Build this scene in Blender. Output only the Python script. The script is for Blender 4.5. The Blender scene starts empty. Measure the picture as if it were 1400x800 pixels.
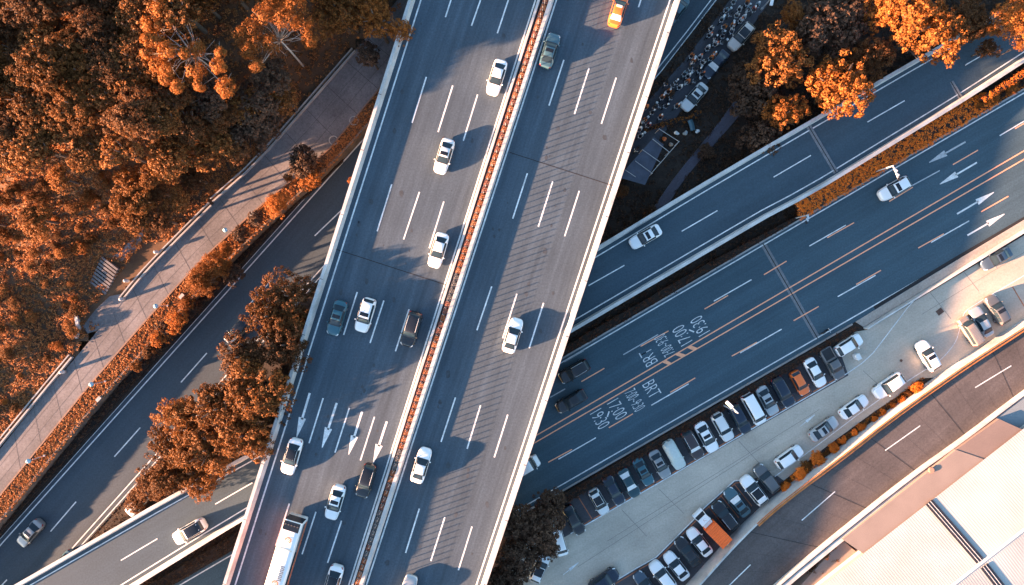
import bpy, math, random
import numpy as np
from mathutils import Vector, Matrix

# ------------------------------------------------------------------ camera, sky, sun, exposure
SC = bpy.context.scene
COL = SC.collection
H = 100.0                                   # drone height above the streets, metres
K = 1400.0 / (9.2 * H)                      # width of view per metre of distance
cam_d = bpy.data.cameras.new('camera')
cam_d.sensor_width = 36.0
cam_d.lens = 36.0 / K
cam_d.clip_start, cam_d.clip_end = 1.0, 3000.0
cam = bpy.data.objects.new('camera', cam_d)
cam.location = (0, 0, H)
COL.objects.link(cam)
SC.camera = cam

SUN_EL = math.radians(9.6)
SUN_DIR = Vector((-0.945 * math.cos(SUN_EL), -0.327 * math.cos(SUN_EL), math.sin(SUN_EL)))   # towards the sun
W = bpy.data.worlds.new('World'); SC.world = W; W.use_nodes = True
nt = W.node_tree
bgn = nt.nodes['Background']
sky = nt.nodes.new('ShaderNodeTexSky'); sky.sky_type = 'NISHITA'; sky.sun_disc = False
sky.sun_elevation = SUN_EL
sky.sun_rotation = math.atan2(SUN_DIR.x, SUN_DIR.y)
sky.air_density = 1.0; sky.dust_density = 1.0; sky.ozone_density = 2.0
nt.links.new(sky.outputs[0], bgn.inputs['Color'])
bgn.inputs['Strength'].default_value = 0.062
sun_d = bpy.data.lights.new('sun', 'SUN'); sun_d.energy = 5.0; sun_d.angle = math.radians(0.6)
sun_d.color = (1.0, 0.54, 0.32)
sun = bpy.data.objects.new('sun', sun_d); COL.objects.link(sun)
sun.rotation_euler = (-SUN_DIR).to_track_quat('-Z', 'Y').to_euler()
VS = SC.view_settings
VS.view_transform = 'Standard'; VS.look = 'None'; VS.gamma = 1.0; VS.use_curve_mapping = False
VS.exposure = 3.25
SC.cycles.max_bounces = 5; SC.cycles.diffuse_bounces = 3

# ------------------------------------------------------------------ helpers
rnd = random.Random(11)
def P(px, py, z=0.0):
    """ground position seen at photo pixel (px, py) for a surface at height z"""
    s = K * (H - z) / 1400.0
    return Vector(((px - 700) * s, (400 - py) * s, z))
def PX(v):
    s = K * (H - v.z) / 1400.0
    return (v.x / s + 700, 400 - v.y / s)
def sstep(a, b, x):
    t = min(1, max(0, (x - a) / (b - a))); return t * t * (3 - 2 * t)

class MB:
    def __init__(s): s.v = []; s.f = []; s.m = []
    def face(s, pts, m=0):
        i = len(s.v); s.v += [tuple(p) for p in pts]; s.f.append(tuple(range(i, i + len(pts)))); s.m.append(m)
    def add(s, verts, faces, m=0):
        i = len(s.v); s.v += [tuple(p) for p in verts]
        for f in faces: s.f.append(tuple(i + k for k in f)); s.m.append(m)
    def box(s, c, d, rz=0.0, m=0, bev=0.0):
        x, y, z = d[0] / 2, d[1] / 2, d[2] / 2
        if bev:
            b = bev
            ring = [(-x, -y + b), (-x + b, -y), (x - b, -y), (x, -y + b), (x, y - b), (x - b, y), (-x + b, y), (-x, y - b)]
            rin = [(p[0] * (1 - b / x), p[1] * (1 - b / y)) for p in ring]
            lv = [[(p[0], p[1], -z) for p in ring], [(p[0], p[1], z - b) for p in ring], [(p[0], p[1], z) for p in rin]]
            vs = [p for l in lv for p in l]
            fs = [tuple(range(7, -1, -1)), tuple(range(16, 24))]
            for l in range(2):
                for k in range(8):
                    fs.append((l * 8 + k, l * 8 + (k + 1) % 8, l * 8 + 8 + (k + 1) % 8, l * 8 + 8 + k))
        else:
            vs = [(-x, -y, -z), (x, -y, -z), (x, y, -z), (-x, y, -z), (-x, -y, z), (x, -y, z), (x, y, z), (-x, y, z)]
            fs = [(3, 2, 1, 0), (4, 5, 6, 7), (0, 1, 5, 4), (1, 2, 6, 5), (2, 3, 7, 6), (3, 0, 4, 7)]
        ca, sa = math.cos(rz), math.sin(rz)
        s.add([(c[0] + p[0] * ca - p[1] * sa, c[1] + p[0] * sa + p[1] * ca, c[2] + p[2]) for p in vs], fs, m)
    def tube(s, pts, rad, n=8, m=0, cap=True):
        pts = [Vector(p) for p in pts]
        if not isinstance(rad, (list, tuple)): rad = [rad] * len(pts)
        vs = []; fs = []
        for i, p in enumerate(pts):
            t = (pts[min(i + 1, len(pts) - 1)] - pts[max(i - 1, 0)]).normalized()
            a = t.cross(Vector((0, 0, 1)) if abs(t.z) < .9 else Vector((1, 0, 0))).normalized(); b = t.cross(a)
            for k in range(n):
                q = 2 * math.pi * k / n; vs.append(p + (a * math.cos(q) + b * math.sin(q)) * rad[i])
        for i in range(len(pts) - 1):
            for k in range(n):
                fs.append((i * n + k, i * n + (k + 1) % n, (i + 1) * n + (k + 1) % n, (i + 1) * n + k))
        if cap:
            fs.append(tuple(range(n - 1, -1, -1))); fs.append(tuple(range((len(pts) - 1) * n, len(pts) * n)))
        s.add(vs, fs, m)
    def ball(s, c, r, n=8, k=6, m=0, sq=(1, 1, 1)):
        vs = []; fs = []
        for i in range(k + 1):
            th = math.pi * i / k
            for j in range(n):
                ph = 2 * math.pi * j / n
                vs.append((c[0] + r * sq[0] * math.sin(th) * math.cos(ph), c[1] + r * sq[1] * math.sin(th) * math.sin(ph), c[2] + r * sq[2] * math.cos(th)))
        for i in range(k):
            for j in range(n):
                fs.append((i * n + j, (i + 1) * n + j, (i + 1) * n + (j + 1) % n, i * n + (j + 1) % n))
        s.add(vs, fs, m)
    def sweep(s, pts, prof, m=0, closed=True, cap=True):
        """prof: loop of (offset to the left of travel, height) swept along 3-D points"""
        pts = [Vector(p) for p in pts]; n = len(prof); vs = []; fs = []
        for i, p in enumerate(pts):
            a = pts[max(i - 1, 0)]; b = pts[min(i + 1, len(pts) - 1)]
            t = Vector((b.x - a.x, b.y - a.y, 0)).normalized(); l = Vector((-t.y, t.x, 0))
            for o, z in prof: vs.append(p + l * o + Vector((0, 0, z)))
        for i in range(len(pts) - 1):
            for k in range(n if closed else n - 1):
                fs.append((i * n + k, (i + 1) * n + k, (i + 1) * n + (k + 1) % n, i * n + (k + 1) % n))
        if cap and closed:
            fs.append(tuple(range(n))); j = (len(pts) - 1) * n; fs.append(tuple(range(j + n - 1, j - 1, -1)))
        s.add(vs, fs, m)
    def strip(s, a, b, w, m=0, dz=0.01):
        a, b = Vector(a), Vector(b); t = (b - a); l = Vector((-t.y, t.x, 0)).normalized() * (w / 2); u = Vector((0, 0, dz))
        s.face([a - l + u, b - l + u, b + l + u, a + l + u], m)
    def pstrip(s, pts, w, m=0, dz=0.01):
        pts = [Vector(p) for p in pts]; vs = []
        for i, p in enumerate(pts):
            a = pts[max(i - 1, 0)]; b = pts[min(i + 1, len(pts) - 1)]
            t = Vector((b.x - a.x, b.y - a.y, 0)).normalized(); l = Vector((-t.y, t.x, 0)) * (w / 2)
            vs += [p - l + Vector((0, 0, dz)), p + l + Vector((0, 0, dz))]
        s.add(vs, [(2 * i, 2 * i + 2, 2 * i + 3, 2 * i + 1) for i in range(len(pts) - 1)], m)
    def mesh(s, name, mats, smooth=False, fix=True):
        me = bpy.data.meshes.new(name); me.from_pydata(s.v, [], s.f)
        for q in mats: me.materials.append(q)
        me.polygons.foreach_set('material_index', s.m)
        if smooth: me.polygons.foreach_set('use_smooth', [True] * len(s.f))
        if fix:
            import bmesh
            bm = bmesh.new(); bm.from_mesh(me); bmesh.ops.recalc_face_normals(bm, faces=bm.faces); bm.to_mesh(me); bm.free()
        me.update(); return me

def link(name, me, parent=None, loc=None, rz=None):
    o = bpy.data.objects.new(name, me); COL.objects.link(o)
    if parent: o.parent = parent
    if loc is not None: o.location = loc
    if rz is not None: o.rotation_euler = (0, 0, rz)
    return o
def build(name, mb, mats, parent=None, smooth=False, fix=True):
    if not isinstance(mats, (list, tuple)): mats = [mats]
    return link(name, mb.mesh(name, mats, smooth, fix), parent)
def tag(o, label, cat, group=None):
    o['label'] = label; o['category'] = cat
    if group: o['group'] = group
    return o
def thing(name, label, cat, loc=(0, 0, 0), rz=0.0, group=None):
    o = link(name, None, None, loc, rz); o.empty_display_size = .3
    return tag(o, label, cat, group)
def struct(o): o['kind'] = 'structure'; return o
def stuff(o): o['kind'] = 'stuff'; return o
def set_mat(o, i, m):
    o.material_slots[i].link = 'OBJECT'; o.material_slots[i].material = m

# ------------------------------------------------------------------ materials
def _base(name):
    m = bpy.data.materials.new(name); m.use_nodes = True; n = m.node_tree
    return m, n, n.nodes['Principled BSDF']
def _math(n, op, a, b):
    q = n.nodes.new('ShaderNodeMath'); q.operation = op
    for i, v in ((0, a), (1, b)):
        if isinstance(v, (int, float)): q.inputs[i].default_value = v
        else: n.links.new(v, q.inputs[i])
    return q.outputs[0]
def _noise(n, vec, scale, detail=3, rough=.55):
    q = n.nodes.new('ShaderNodeTexNoise'); q.inputs['Scale'].default_value = scale
    q.inputs['Detail'].default_value = detail; q.inputs['Roughness'].default_value = rough
    n.links.new(vec, q.inputs['Vector']); return q.outputs['Fac']
def _mapr(n, x, a, b, c, d):
    q = n.nodes.new('ShaderNodeMapRange'); n.links.new(x, q.inputs[0])
    for i, v in enumerate((a, b, c, d)): q.inputs[i + 1].default_value = v
    return q.outputs[0]
def _scalecol(n, col, fac):
    q = n.nodes.new('ShaderNodeVectorMath'); q.operation = 'SCALE'
    if isinstance(col, tuple): q.inputs[0].default_value = col[:3]
    else: n.links.new(col, q.inputs[0])
    n.links.new(fac, q.inputs['Scale']); return q.outputs[0]
def mat(name, col, rough=.7, metal=0.0, var=.12, scale=2.0, coat=0.0, spec=.5, fine=0.0):
    m, n, b = _base(name)
    tc = n.nodes.new('ShaderNodeTexCoord').outputs['Object']
    f = _mapr(n, _noise(n, tc, scale), .25, .75, 1 - var, 1 + var)
    if fine: f = _math(n, 'MULTIPLY', f, _mapr(n, _noise(n, tc, 9.0, 2), .25, .75, 1 - fine, 1 + fine))
    n.links.new(_scalecol(n, col, f), b.inputs['Base Color'])
    b.inputs['Roughness'].default_value = rough; b.inputs['Metallic'].default_value = metal
    b.inputs['Coat Weight'].default_value = coat; b.inputs['Coat Roughness'].default_value = .05
    b.inputs['Specular IOR Level'].default_value = spec
    return m
def road_mat(name, col, ang, streak=.14, patch=.12, fine=.22, rough=.85, lane=None, bump=0.0):
    """worn paving: fine aggregate, broad patches, wheel streaks running along the road (ang = road heading)"""
    m, n, b = _base(name)
    pos = n.nodes.new('ShaderNodeNewGeometry').outputs['Position']
    mp = n.nodes.new('ShaderNodeVectorRotate'); mp.rotation_type = 'Z_AXIS'; mp.inputs['Angle'].default_value = -ang
    n.links.new(pos, mp.inputs['Vector'])
    sc = n.nodes.new('ShaderNodeVectorMath'); sc.operation = 'MULTIPLY'; sc.inputs[1].default_value = (.012, .75, .0)
    n.links.new(mp.outputs[0], sc.inputs[0])
    f = _mapr(n, _noise(n, sc.outputs[0], 1.0, 4, .6), .25, .75, 1 - streak, 1 + streak)
    f = _math(n, 'MULTIPLY', f, _mapr(n, _noise(n, pos, .13, 5, .62), .25, .75, 1 - patch, 1 + patch))
    f = _math(n, 'MULTIPLY', f, _mapr(n, _noise(n, pos, 4.0, 3, .7), .25, .75, 1 - fine, 1 + fine))
    sc2 = n.nodes.new('ShaderNodeVectorMath'); sc2.operation = 'MULTIPLY'; sc2.inputs[1].default_value = (.12, 2.2, .0)
    n.links.new(mp.outputs[0], sc2.inputs[0])
    f = _math(n, 'MULTIPLY', f, _mapr(n, _noise(n, sc2.outputs[0], 1.0, 3, .6), .3, .75, 1 + streak * .5, 1 - streak * .5))
    n.links.new(_scalecol(n, col, f), b.inputs['Base Color'])
    b.inputs['Roughness'].default_value = rough; b.inputs['Specular IOR Level'].default_value = .25
    return m
def leaf_mat(name, lo, hi, trans=.25):
    m, n, b = _base(name)
    ri = n.nodes.new('ShaderNodeNewGeometry').outputs['Random Per Island']
    mx = n.nodes.new('ShaderNodeMix'); mx.data_type = 'RGBA'
    mx.inputs[6].default_value = (*lo, 1); mx.inputs[7].default_value = (*hi, 1)
    n.links.new(ri, mx.inputs[0])
    oi = n.nodes.new('ShaderNodeObjectInfo').outputs['Random']
    c = _scalecol(n, mx.outputs[2], _mapr(n, oi, 0, 1, .62, 1.32))
    n.links.new(c, b.inputs['Base Color']); b.inputs['Roughness'].default_value = .7; b.inputs['Specular IOR Level'].default_value = .2
    tr = n.nodes.new('ShaderNodeBsdfTranslucent'); n.links.new(c, tr.inputs['Color'])
    ms = n.nodes.new('ShaderNodeMixShader'); ms.inputs[0].default_value = trans
    n.links.new(b.outputs[0], ms.inputs[1]); n.links.new(tr.outputs[0], ms.inputs[2])
    n.links.new(ms.outputs[0], n.nodes['Material Output'].inputs['Surface'])
    return m
def paint(name, col, metal=0.0, rough=.3, coat=.6):
    return mat(name, col, rough, metal, .04, .6, coat)

A_DECK = math.atan2(800, 262); A_B = math.radians(30.2); A_D = math.radians(48.2)
M = {}
M['deck'] = road_mat('deck_asphalt', (.062, .087, .110), A_DECK, streak=.26, patch=.16)
M['ramp'] = road_mat('ramp_asphalt', (.049, .079, .102), A_B, streak=.10)
M['brt'] = road_mat('street_asphalt', (.052, .090, .115), A_B, streak=.16)
M['road_d'] = road_mat('lower_road_asphalt', (.052, .074, .093), A_D, streak=.10)
M['lane'] = road_mat('lane_asphalt', (.075, .078, .09), A_D, patch=.25)
M['old'] = road_mat('old_concrete_road', (.095, .083, .080), math.radians(40), streak=.16, patch=.30, fine=.25)
M['lot'] = road_mat('lot_concrete', (.46, .405, .33), A_B, streak=.08, patch=.20, fine=.16)
M['slot'] = road_mat('slot_paving', (.075, .072, .078), A_B, patch=.25)
M['path'] = road_mat('path_concrete', (.150, .142, .145), A_D, streak=.16, patch=.42, fine=.30)
M['paver'] = road_mat('brick_path', (.10, .095, .12), A_D, patch=.3)
M['pavement'] = road_mat('pavement_slabs', (.36, .32, .28), A_B, patch=.25)
M['soil'] = road_mat('soil', (.040, .030, .024), 0, streak=.3, patch=.4, fine=.4)
M['white'] = mat('road_paint_white', (.66, .68, .67), .75, var=.26, scale=1.1, fine=.28)
M['faded'] = mat('road_paint_faded', (.42, .45, .46), .8, var=.2, scale=1.5, fine=.25)
M['yellow'] = mat('road_paint_orange', (.92, .40, .22), .7, var=.12, scale=1.5, fine=.12)
M['dullorange'] = mat('slot_paint_orange', (.42, .14, .06), .8, var=.35, scale=.8, fine=.2)
M['joint'] = mat('joint_dark', (.018, .018, .02), .9)
M['jointgrey'] = mat('joint_patch', (.16, .17, .18), .85, var=.25, fine=.3)
M['concrete'] = mat('barrier_concrete', (.49, .485, .465), .85, var=.26, scale=.45, fine=.16)
M['concrete2'] = mat('grey_concrete', (.34, .33, .32), .85, var=.2, scale=.5, fine=.1)
M['dark'] = mat('dark_metal', (.03, .03, .033), .6)
M['steel'] = mat('pale_steel', (.62, .64, .66), .45, .3)
M['glass'] = mat('car_glass', (.020, .034, .044), .10, 0, .1, 2, .05, .35)
M['roofglass'] = mat('roof_glass', (.012, .014, .018), .12, 0, .1, 2, .2, .5)
M['shade'] = mat('sunshade_cloth', (.70, .71, .70), .6)
M['trim'] = mat('black_trim', (.016, .016, .018), .55)
M['tyre'] = mat('tyre_rubber', (.015, .015, .015), .9)
M['rim'] = mat('wheel_rim', (.45, .46, .48), .35, .7)
M['lamp'] = mat('headlamp_lens', (.62, .66, .68), .15, 0, .1, 4, .5)
M['tail'] = mat('tail_lamp_red', (.30, .02, .015), .25, 0, .1, 4, .5)
M['bark'] = mat('bark', (.10, .075, .06), .9, var=.3, scale=6)
M['pale_bark'] = mat('pale_bark', (.36, .31, .27), .9, var=.25, scale=6)
LEAF = {}
LEAF['orange'] = leaf_mat('orange_leaves', (.095, .036, .010), (.28, .108, .026))
LEAF['bright'] = leaf_mat('bright_orange_leaves', (.17, .056, .011), (.46, .160, .034))
LEAF['brown'] = leaf_mat('brown_leaves', (.060, .027, .011), (.18, .075, .026))
LEAF['hill'] = leaf_mat('hill_leaves', (.070, .029, .009), (.44, .178, .050))
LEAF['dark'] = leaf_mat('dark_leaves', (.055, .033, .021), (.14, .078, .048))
LEAF['hedge'] = leaf_mat('hedge_leaves', (.055, .026, .016), (.15, .062, .034))
LEAF['gold'] = leaf_mat('golden_hedge_leaves', (.55, .13, .015), (.92, .29, .04))
LEAF['grass'] = leaf_mat('dry_grass', (.17, .070, .024), (.52, .215, .075))
PAINTS = dict(
    white=paint('paint_white', (.85, .86, .85)), pearl=paint('paint_pearl', (.66, .68, .67)), silver=paint('paint_silver', (.42, .44, .44), .25),
    greysilver=paint('paint_silver_grey', (.28, .29, .29), .25), grey=paint('paint_grey', (.12, .125, .13), .2), black=paint('paint_black', (.012, .013, .016), 0, .25),
    navy=paint('paint_navy', (.010, .020, .040), .1, .25), teal=paint('paint_teal', (.030, .115, .15), .2), darkteal=paint('paint_dark_teal', (.016, .055, .070), .2),
    petrol=paint('paint_petrol', (.06, .13, .16), .2), orange=paint('paint_orange', (.82, .165, .028)), brown=paint('paint_brown', (.045, .032, .033), .1),
    beige=paint('paint_beige', (.30, .24, .20), .1), cream=paint('paint_cream', (.62, .56, .50)), slate=paint('paint_slate', (.055, .085, .12), .2))
# ------------------------------------------------------------------ heights of the levels
ZD, ZB = 10.5, 5.5
def resample(pts, n):
    pts = [Vector(p) for p in pts]; d = [0]
    for a, b in zip(pts, pts[1:]): d.append(d[-1] + (b - a).length)
    out = []
    for i in range(n):
        t = d[-1] * i / (n - 1); k = 0
        while k < len(d) - 2 and d[k + 1] < t: k += 1
        out.append(pts[k].lerp(pts[k + 1], (t - d[k]) / max(1e-6, d[k + 1] - d[k])))
    return out
def Pl(lst, z=0.0): return [P(x, y, z) for x, y in lst]
def smooth_line(pts, it=2):
    pts = [Vector(p) for p in pts]
    for _ in range(it):
        q = [pts[0]]
        for a, b in zip(pts, pts[1:]): q += [a.lerp(b, .25), a.lerp(b, .75)]
        q.append(pts[-1]); pts = q
    return pts
def slab(name, L, Rr, m, thick, inset=.0, n=24, side=None, fascia=.35):
    L = resample(L, n); Rr = resample(Rr, n); mb = MB(); vs = []; fs = []
    dn = Vector((0, 0, thick))
    for a, b in zip(L, Rr):
        c = (b - a).normalized() * inset
        vs += [a, b, b - dn * fascia, b - c - dn, a + c - dn, a - dn * fascia]
    for i in range(n - 1):
        for k in range(6):
            fs.append((i * 6 + k, i * 6 + (k + 1) % 6, i * 6 + 6 + (k + 1) % 6, i * 6 + 6 + k))
    fs += [tuple(range(6)), tuple((n - 1) * 6 + k for k in range(5, -1, -1))]
    mb.v = vs; mb.f = fs; mb.m = [0 if (i % 6 == 0 and i < (n - 1) * 6) else 1 for i in range(len(fs))]
    o = struct(build(name, mb, [m, side or M['concrete2']])); return o
def sheet(name, pts, m):
    mb = MB(); mb.face(pts); o = struct(build(name, mb, m)); 
    return o
def strips(name, parent, segs, z, w, m):
    mb = MB()
    for (x0, y0, x1, y1) in segs: mb.strip(P(x0, y0, z), P(x1, y1, z), w)
    return build(name, mb, m, parent)

M['brownwall'] = mat('brown_wall', (.16, .12, .095), .9, var=.4, scale=.8, fine=.3)  # dark brown wall colour, mottled at random
# ------------------------------------------------------------------ ground and hill
mb = MB(); N = 24
mb.face([(-700, -700, -.12), (700, -700, -.12), (700, 700, -.12), (-700, 700, -.12)])
struct(build('ground', mb, M['soil']))
PATHL = [(-140, 790), (0, 614), (67, 530), (89, 506), (116, 474), (169, 407), (202, 366), (292, 278), (350, 226), (483, 72), (560, -20), (680, -160)]
PATHR = [(-140, 853), (0, 678), (120, 530), (177, 464), (236, 398), (280, 351), (360, 278), (446, 209), (515, 126), (590, 40), (740, -130)]
ZP = 2.4
def path_dist(x, y):
    best = 1e9; sg = 1
    for (ax, ay), (bx, by) in zip(PATHL, PATHL[1:]):
        dx, dy = bx - ax, by - ay; t = max(0, min(1, ((x - ax) * dx + (y - ay) * dy) / (dx * dx + dy * dy)))
        qx, qy = ax + t * dx, ay + t * dy; d = math.hypot(x - qx, y - qy)
        if d < best: best = d; sg = 1 if (dx * (y - ay) - dy * (x - ax)) < 0 else -1
    return best * sg
def hill_h(x, y):
    """height of the hillside left of the path at photo-plane position (x, y)"""
    d = path_dist(x, y)
    if d < 0: return -.4 if d < -6 else ZP - .06
    wy = 1 - sstep(150, 380, y)
    if y < 150 and x > 300: wy *= 1
    h = ZP - .06 + 9.0 * sstep(14, 150, d) * wy + 1.3 * sstep(20, 120, d) * (1 - wy)
    h += .5 * math.sin(x * .045 + y * .02) * math.sin(y * .05 - x * .013) * sstep(20, 60, d)
    return h
mb = MB(); nx, ny = 90, 100; x0, x1, y0, y1 = -420, 700, -260, 980
vs = []; keep = {}
for j in range(ny):
    for i in range(nx):
        x = x0 + (x1 - x0) * i / (nx - 1); y = y0 + (y1 - y0) * j / (ny - 1)
        p = P(x, y, hill_h(x, y)); vs.append(p)
fs = []
for j in range(ny - 1):
    for i in range(nx - 1):
        q = (j * nx + i, j * nx + i + 1, (j + 1) * nx + i + 1, (j + 1) * nx + i)
        if min(vs[k].z for k in q) > 1.0: fs.append(q[::-1])
used = sorted({k for f in fs for k in f}); ix = {k: i for i, k in enumerate(used)}
mb.add([vs[k] for k in used], [tuple(ix[k] for k in f) for f in fs])
M['hillsoil'] = mat('hill_soil', (.10, .052, .026), .95, var=.5, scale=.25, fine=.4)
struct(build('hillside', mb, M['hillsoil'], smooth=True))

# ------------------------------------------------------------------ main elevated highway
YA, YB = 1400.0, -200.0
eL = lambda y: 561 - .3175 * y
eR = lambda y: 929 - .331 * y
mL = lambda y: 732 - .319 * y
mR = lambda y: 760.7 - .3246 * y
def line_px(f, z, off=0.0, n=2): return [P(f(YA + (YB - YA) * i / (n - 1)) + off, YA + (YB - YA) * i / (n - 1), z) for i in range(n)]
deck = slab('highway', line_px(eL, ZD), line_px(eR, ZD), M['deck'], 3.7, inset=1.5, n=12, fascia=.9)  # extra slab depth and fascia added to block low sun underneath
def wall_thing(name, label, cat, pts, prof, m, group=None):
    mb = MB(); mb.sweep(pts, prof); o = build(name, mb, m); return tag(o, label, cat, group)
wall_thing('concrete_parapet', 'long pale concrete parapet along the highway edge beside the orange trees', 'parapet', line_px(eL, ZD), [(0, -.9), (0, 1.02), (-.42, 1.02), (-.50, .35), (-.66, -.05), (-.3, -.9)], M['concrete'])
wall_thing('concrete_parapet', 'bright sunlit concrete parapet along the highway edge above the bus lane street', 'parapet', line_px(eR, ZD), [(0, -.9), (0, 1.02), (.42, 1.02), (.50, .35), (.66, -.05), (.3, -.9)], M['concrete'])
wall_thing('median_barrier', 'pale median barrier on the sunlit side of the highway planter boxes', 'barrier', line_px(mL, ZD, 2.6), [(0, -.05), (-.12, .85), (-.42, .85), (-.47, -.05)], M['concrete'])
wall_thing('median_barrier', 'pale median barrier on the shaded side of the highway planter boxes', 'barrier', line_px(mR, ZD, -3.0), [(0, -.05), (.14, 1.05), (.58, 1.05), (.62, -.05)], M['concrete'])
mb = MB()
for f, o in ((eL, 14.5), (mL, 0), (mR, 0), (eR, -13)):
    a, b = line_px(f, ZD, o); mb.strip(a, b, .20)
DL = [(616.6, 0, 609, 23.6), (657, 0, 644.6, 35.4), (695, 0, 680, 45.6), (582.9, 105.3, 563.3, 168), (619, 117, 599, 180.6), (653, 129.3, 633.5, 192.4),
      (535.6, 252, 515.6, 316.3), (573.5, 262.5, 551.8, 327.4), (606.8, 275.5, 587, 339.3), (488.4, 399.3, 469.8, 458), (524.8, 411, 506, 469), (559.2, 423, 540.7, 480.3),
      (441.8, 544.5, 422.6, 606), (477.6, 557.7, 458, 618.8), (512, 569.8, 492.8, 629.6), (395.6, 688.6, 377, 746), (432, 699.8, 413, 757.8), (467, 712, 447.9, 769.6)]
DR = [(893, -55, 873, 10), (856, -68, 836, -4), (770.9, 82, 750.6, 144.4), (805.3, 93.5, 785.4, 156), (842.4, 106.3, 822.2, 169.4), (721, 237, 701, 299), (755.7, 248, 736, 310),
      (792, 261, 772, 323), (672.3, 391.6, 652, 451.6), (706.7, 401.7, 687.5, 462.4), (743.2, 414.2, 723.6, 476), (622.7, 543.5, 603, 604.2), (657, 554.3, 638.6, 613.7),
      (694.2, 567, 675.7, 625.5), (573.4, 695.4, 554.5, 756), (608.2, 707, 589, 767), (645.3, 720, 626.7, 779.7)]
for d in DL + DR: mb.strip(P(d[0], d[1], ZD), P(d[2], d[3], ZD), .19)
for d in DL[-3:]: mb.strip(P(d[0] - 46, d[1] + 147, ZD), P(d[2] - 46, d[3] + 147, ZD), .19)
build('lane_marking', mb, M['white'], deck)
def arrow(mb, tail, tip, z, wsh=.26, whd=.78, frac=.40):
    a, b = P(*tail, z), P(*tip, z); u = Vector((0, 0, .012)); t = (b - a); l = Vector((-t.y, t.x, 0)).normalized(); c = b - t * frac
    mb.face([a - l * wsh / 2 + u, c - l * wsh / 2 + u, c + l * wsh / 2 + u, a + l * wsh / 2 + u])
    k = t * .035
    mb.face([c + l * whd / 2 + u - k, c - l * whd / 2 + u - k, b - l * .05 + u, b + l * .05 + u])
mb = MB()
for t_, p_ in (((423.6, 537.4), (405.7, 597.5)), ((460.4, 551), (440.4, 612)), ((495, 563), (476.6, 621.8)), ((528.9, 576.2), (510.3, 633))): arrow(mb, t_, p_, ZD, .30, 1.0)
build('lane_arrow', mb, M['white'], deck)
mb = MB()
for s in ((452, 338.5, 622, 393.5), (697, 208.5, 838, 254)): mb.strip(P(s[0], s[1], ZD), P(s[2], s[3], ZD), .10)
build('expansion_joint', mb, M['joint'], deck)
# panel joints across the parapets
mb = MB()
for f, o0, o1 in ((eL, .02, .48), (eR, -.48, -.02)):
    a, b = line_px(f, ZD); d_ = (b - a).normalized(); l_ = Vector((-d_.y, d_.x, 0)); n_ = int((b - a).length / 8.5)
    for k in range(n_):
        c_ = a + d_ * (8.5 * k + 2 + (k % 3) * .4); s0_ = -1 if f is eL else 1
        mb.strip(c_ + l_ * s0_ * .01 + Vector((0, 0, 1.02)), c_ + l_ * s0_ * .43 + Vector((0, 0, 1.02)), .07, dz=.006)
build('panel_joint', mb, M['joint'], deck)
mb = MB()
for k in range(90):
    f = rnd.random(); y = rnd.uniform(-10, 810); x = rnd.choice((eL(y) + 30 + rnd.choice((0, 37, 74, 111)), mR(y) + 20 + rnd.choice((0, 36, 72, 108)))) + rnd.uniform(-5, 5); c_ = P(x, y, ZD + .005); r_ = rnd.uniform(.08, .38)
    mb.face([c_ + Vector((r_ * rnd.uniform(.6, 1.1) * math.cos(q * .785), r_ * 1.5 * rnd.uniform(.6, 1.1) * math.sin(q * .785), 0)) for q in range(8)])
build('oil_stain', mb, mat('oil_stain_grey', (.040, .052, .064), .8, var=.3), deck)
# planter boxes between the two median barriers, each with its glare-screen post
boxm = [mat('planter_' + n_, c, .85, var=.25, scale=3, fine=.15) for n_, c in (('rust', (.30, .105, .05)), ('terracotta', (.36, .15, .075)), ('clay', (.25, .10, .07)), ('stone', (.16, .15, .15)))]
soilm = [mat('planter_soil_' + n_, c, .95, var=.4, scale=5, fine=.3) for n_, c in (('rust', (.24, .085, .035)), ('dry', (.30, .12, .055)), ('dull', (.19, .08, .055)), ('grey', (.10, .095, .09)))]
pb = MB(); pb.box((0, 0, .425), (.74, .72, .85), bev=.05)
for sx, sy, dx, dy in ((0, .33, .70, .06), (0, -.33, .70, .06), (.34, 0, .06, .6), (-.34, 0, .06, .6)): pb.box((sx, sy, .875), (dx, dy, .05))
me_box = pb.mesh('planter_box', [boxm[0]]); ps = MB()
for k in range(14):
    ps.ball((rnd.uniform(-.28, .28), rnd.uniform(-.2, .2), .88), rnd.uniform(.06, .13), 6, 4)
ps.box((0, 0, .864), (.62, .56, .03)); me_soil = ps.mesh('planter_soil', [soilm[0]])
pp = MB(); pp.box((.47, .02, 1.12), (.05, .09, 2.24)); pp.box((.47, -.22, .93), (.06, .10, .14)); pp.box((.47, -.22, 1.0), (.12, .12, .03)); me_post = pp.mesh('glare_post', [mat('post_grey', (.22, .22, .22), .6)])
a0 = P((mL(0) + mR(0)) / 2 + .4, 0, ZD); a1 = P((mL(800) + mR(800)) / 2 + .4, 800, ZD); dv = (a1 - a0); nb = int(dv.length / .935)
u_ = dv.normalized(); ang = math.atan2(dv.y, dv.x)
for i in range(-3, nb + 4):
    p = a0 + u_ * (.935 * (i + .5))
    k = (3 if 40 < i < 46 or 66 < i < 70 or 75 < i < 83 else rnd.choice((0, 0, 1, 1, 2))) if i % 9 else 2
    t = thing('planter_box', ('grey planter box with dry soil and white post in the highway median' if k == 3 else 'rust brown planter box with white post in the highway median'), 'planter', p, ang, 'planter boxes in a row along the highway median')
    b = link('box', me_box, t); set_mat(b, 0, boxm[k]); s_ = link('soil', me_soil, t); set_mat(s_, 0, soilm[k]); link('post', me_post, t)
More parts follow.
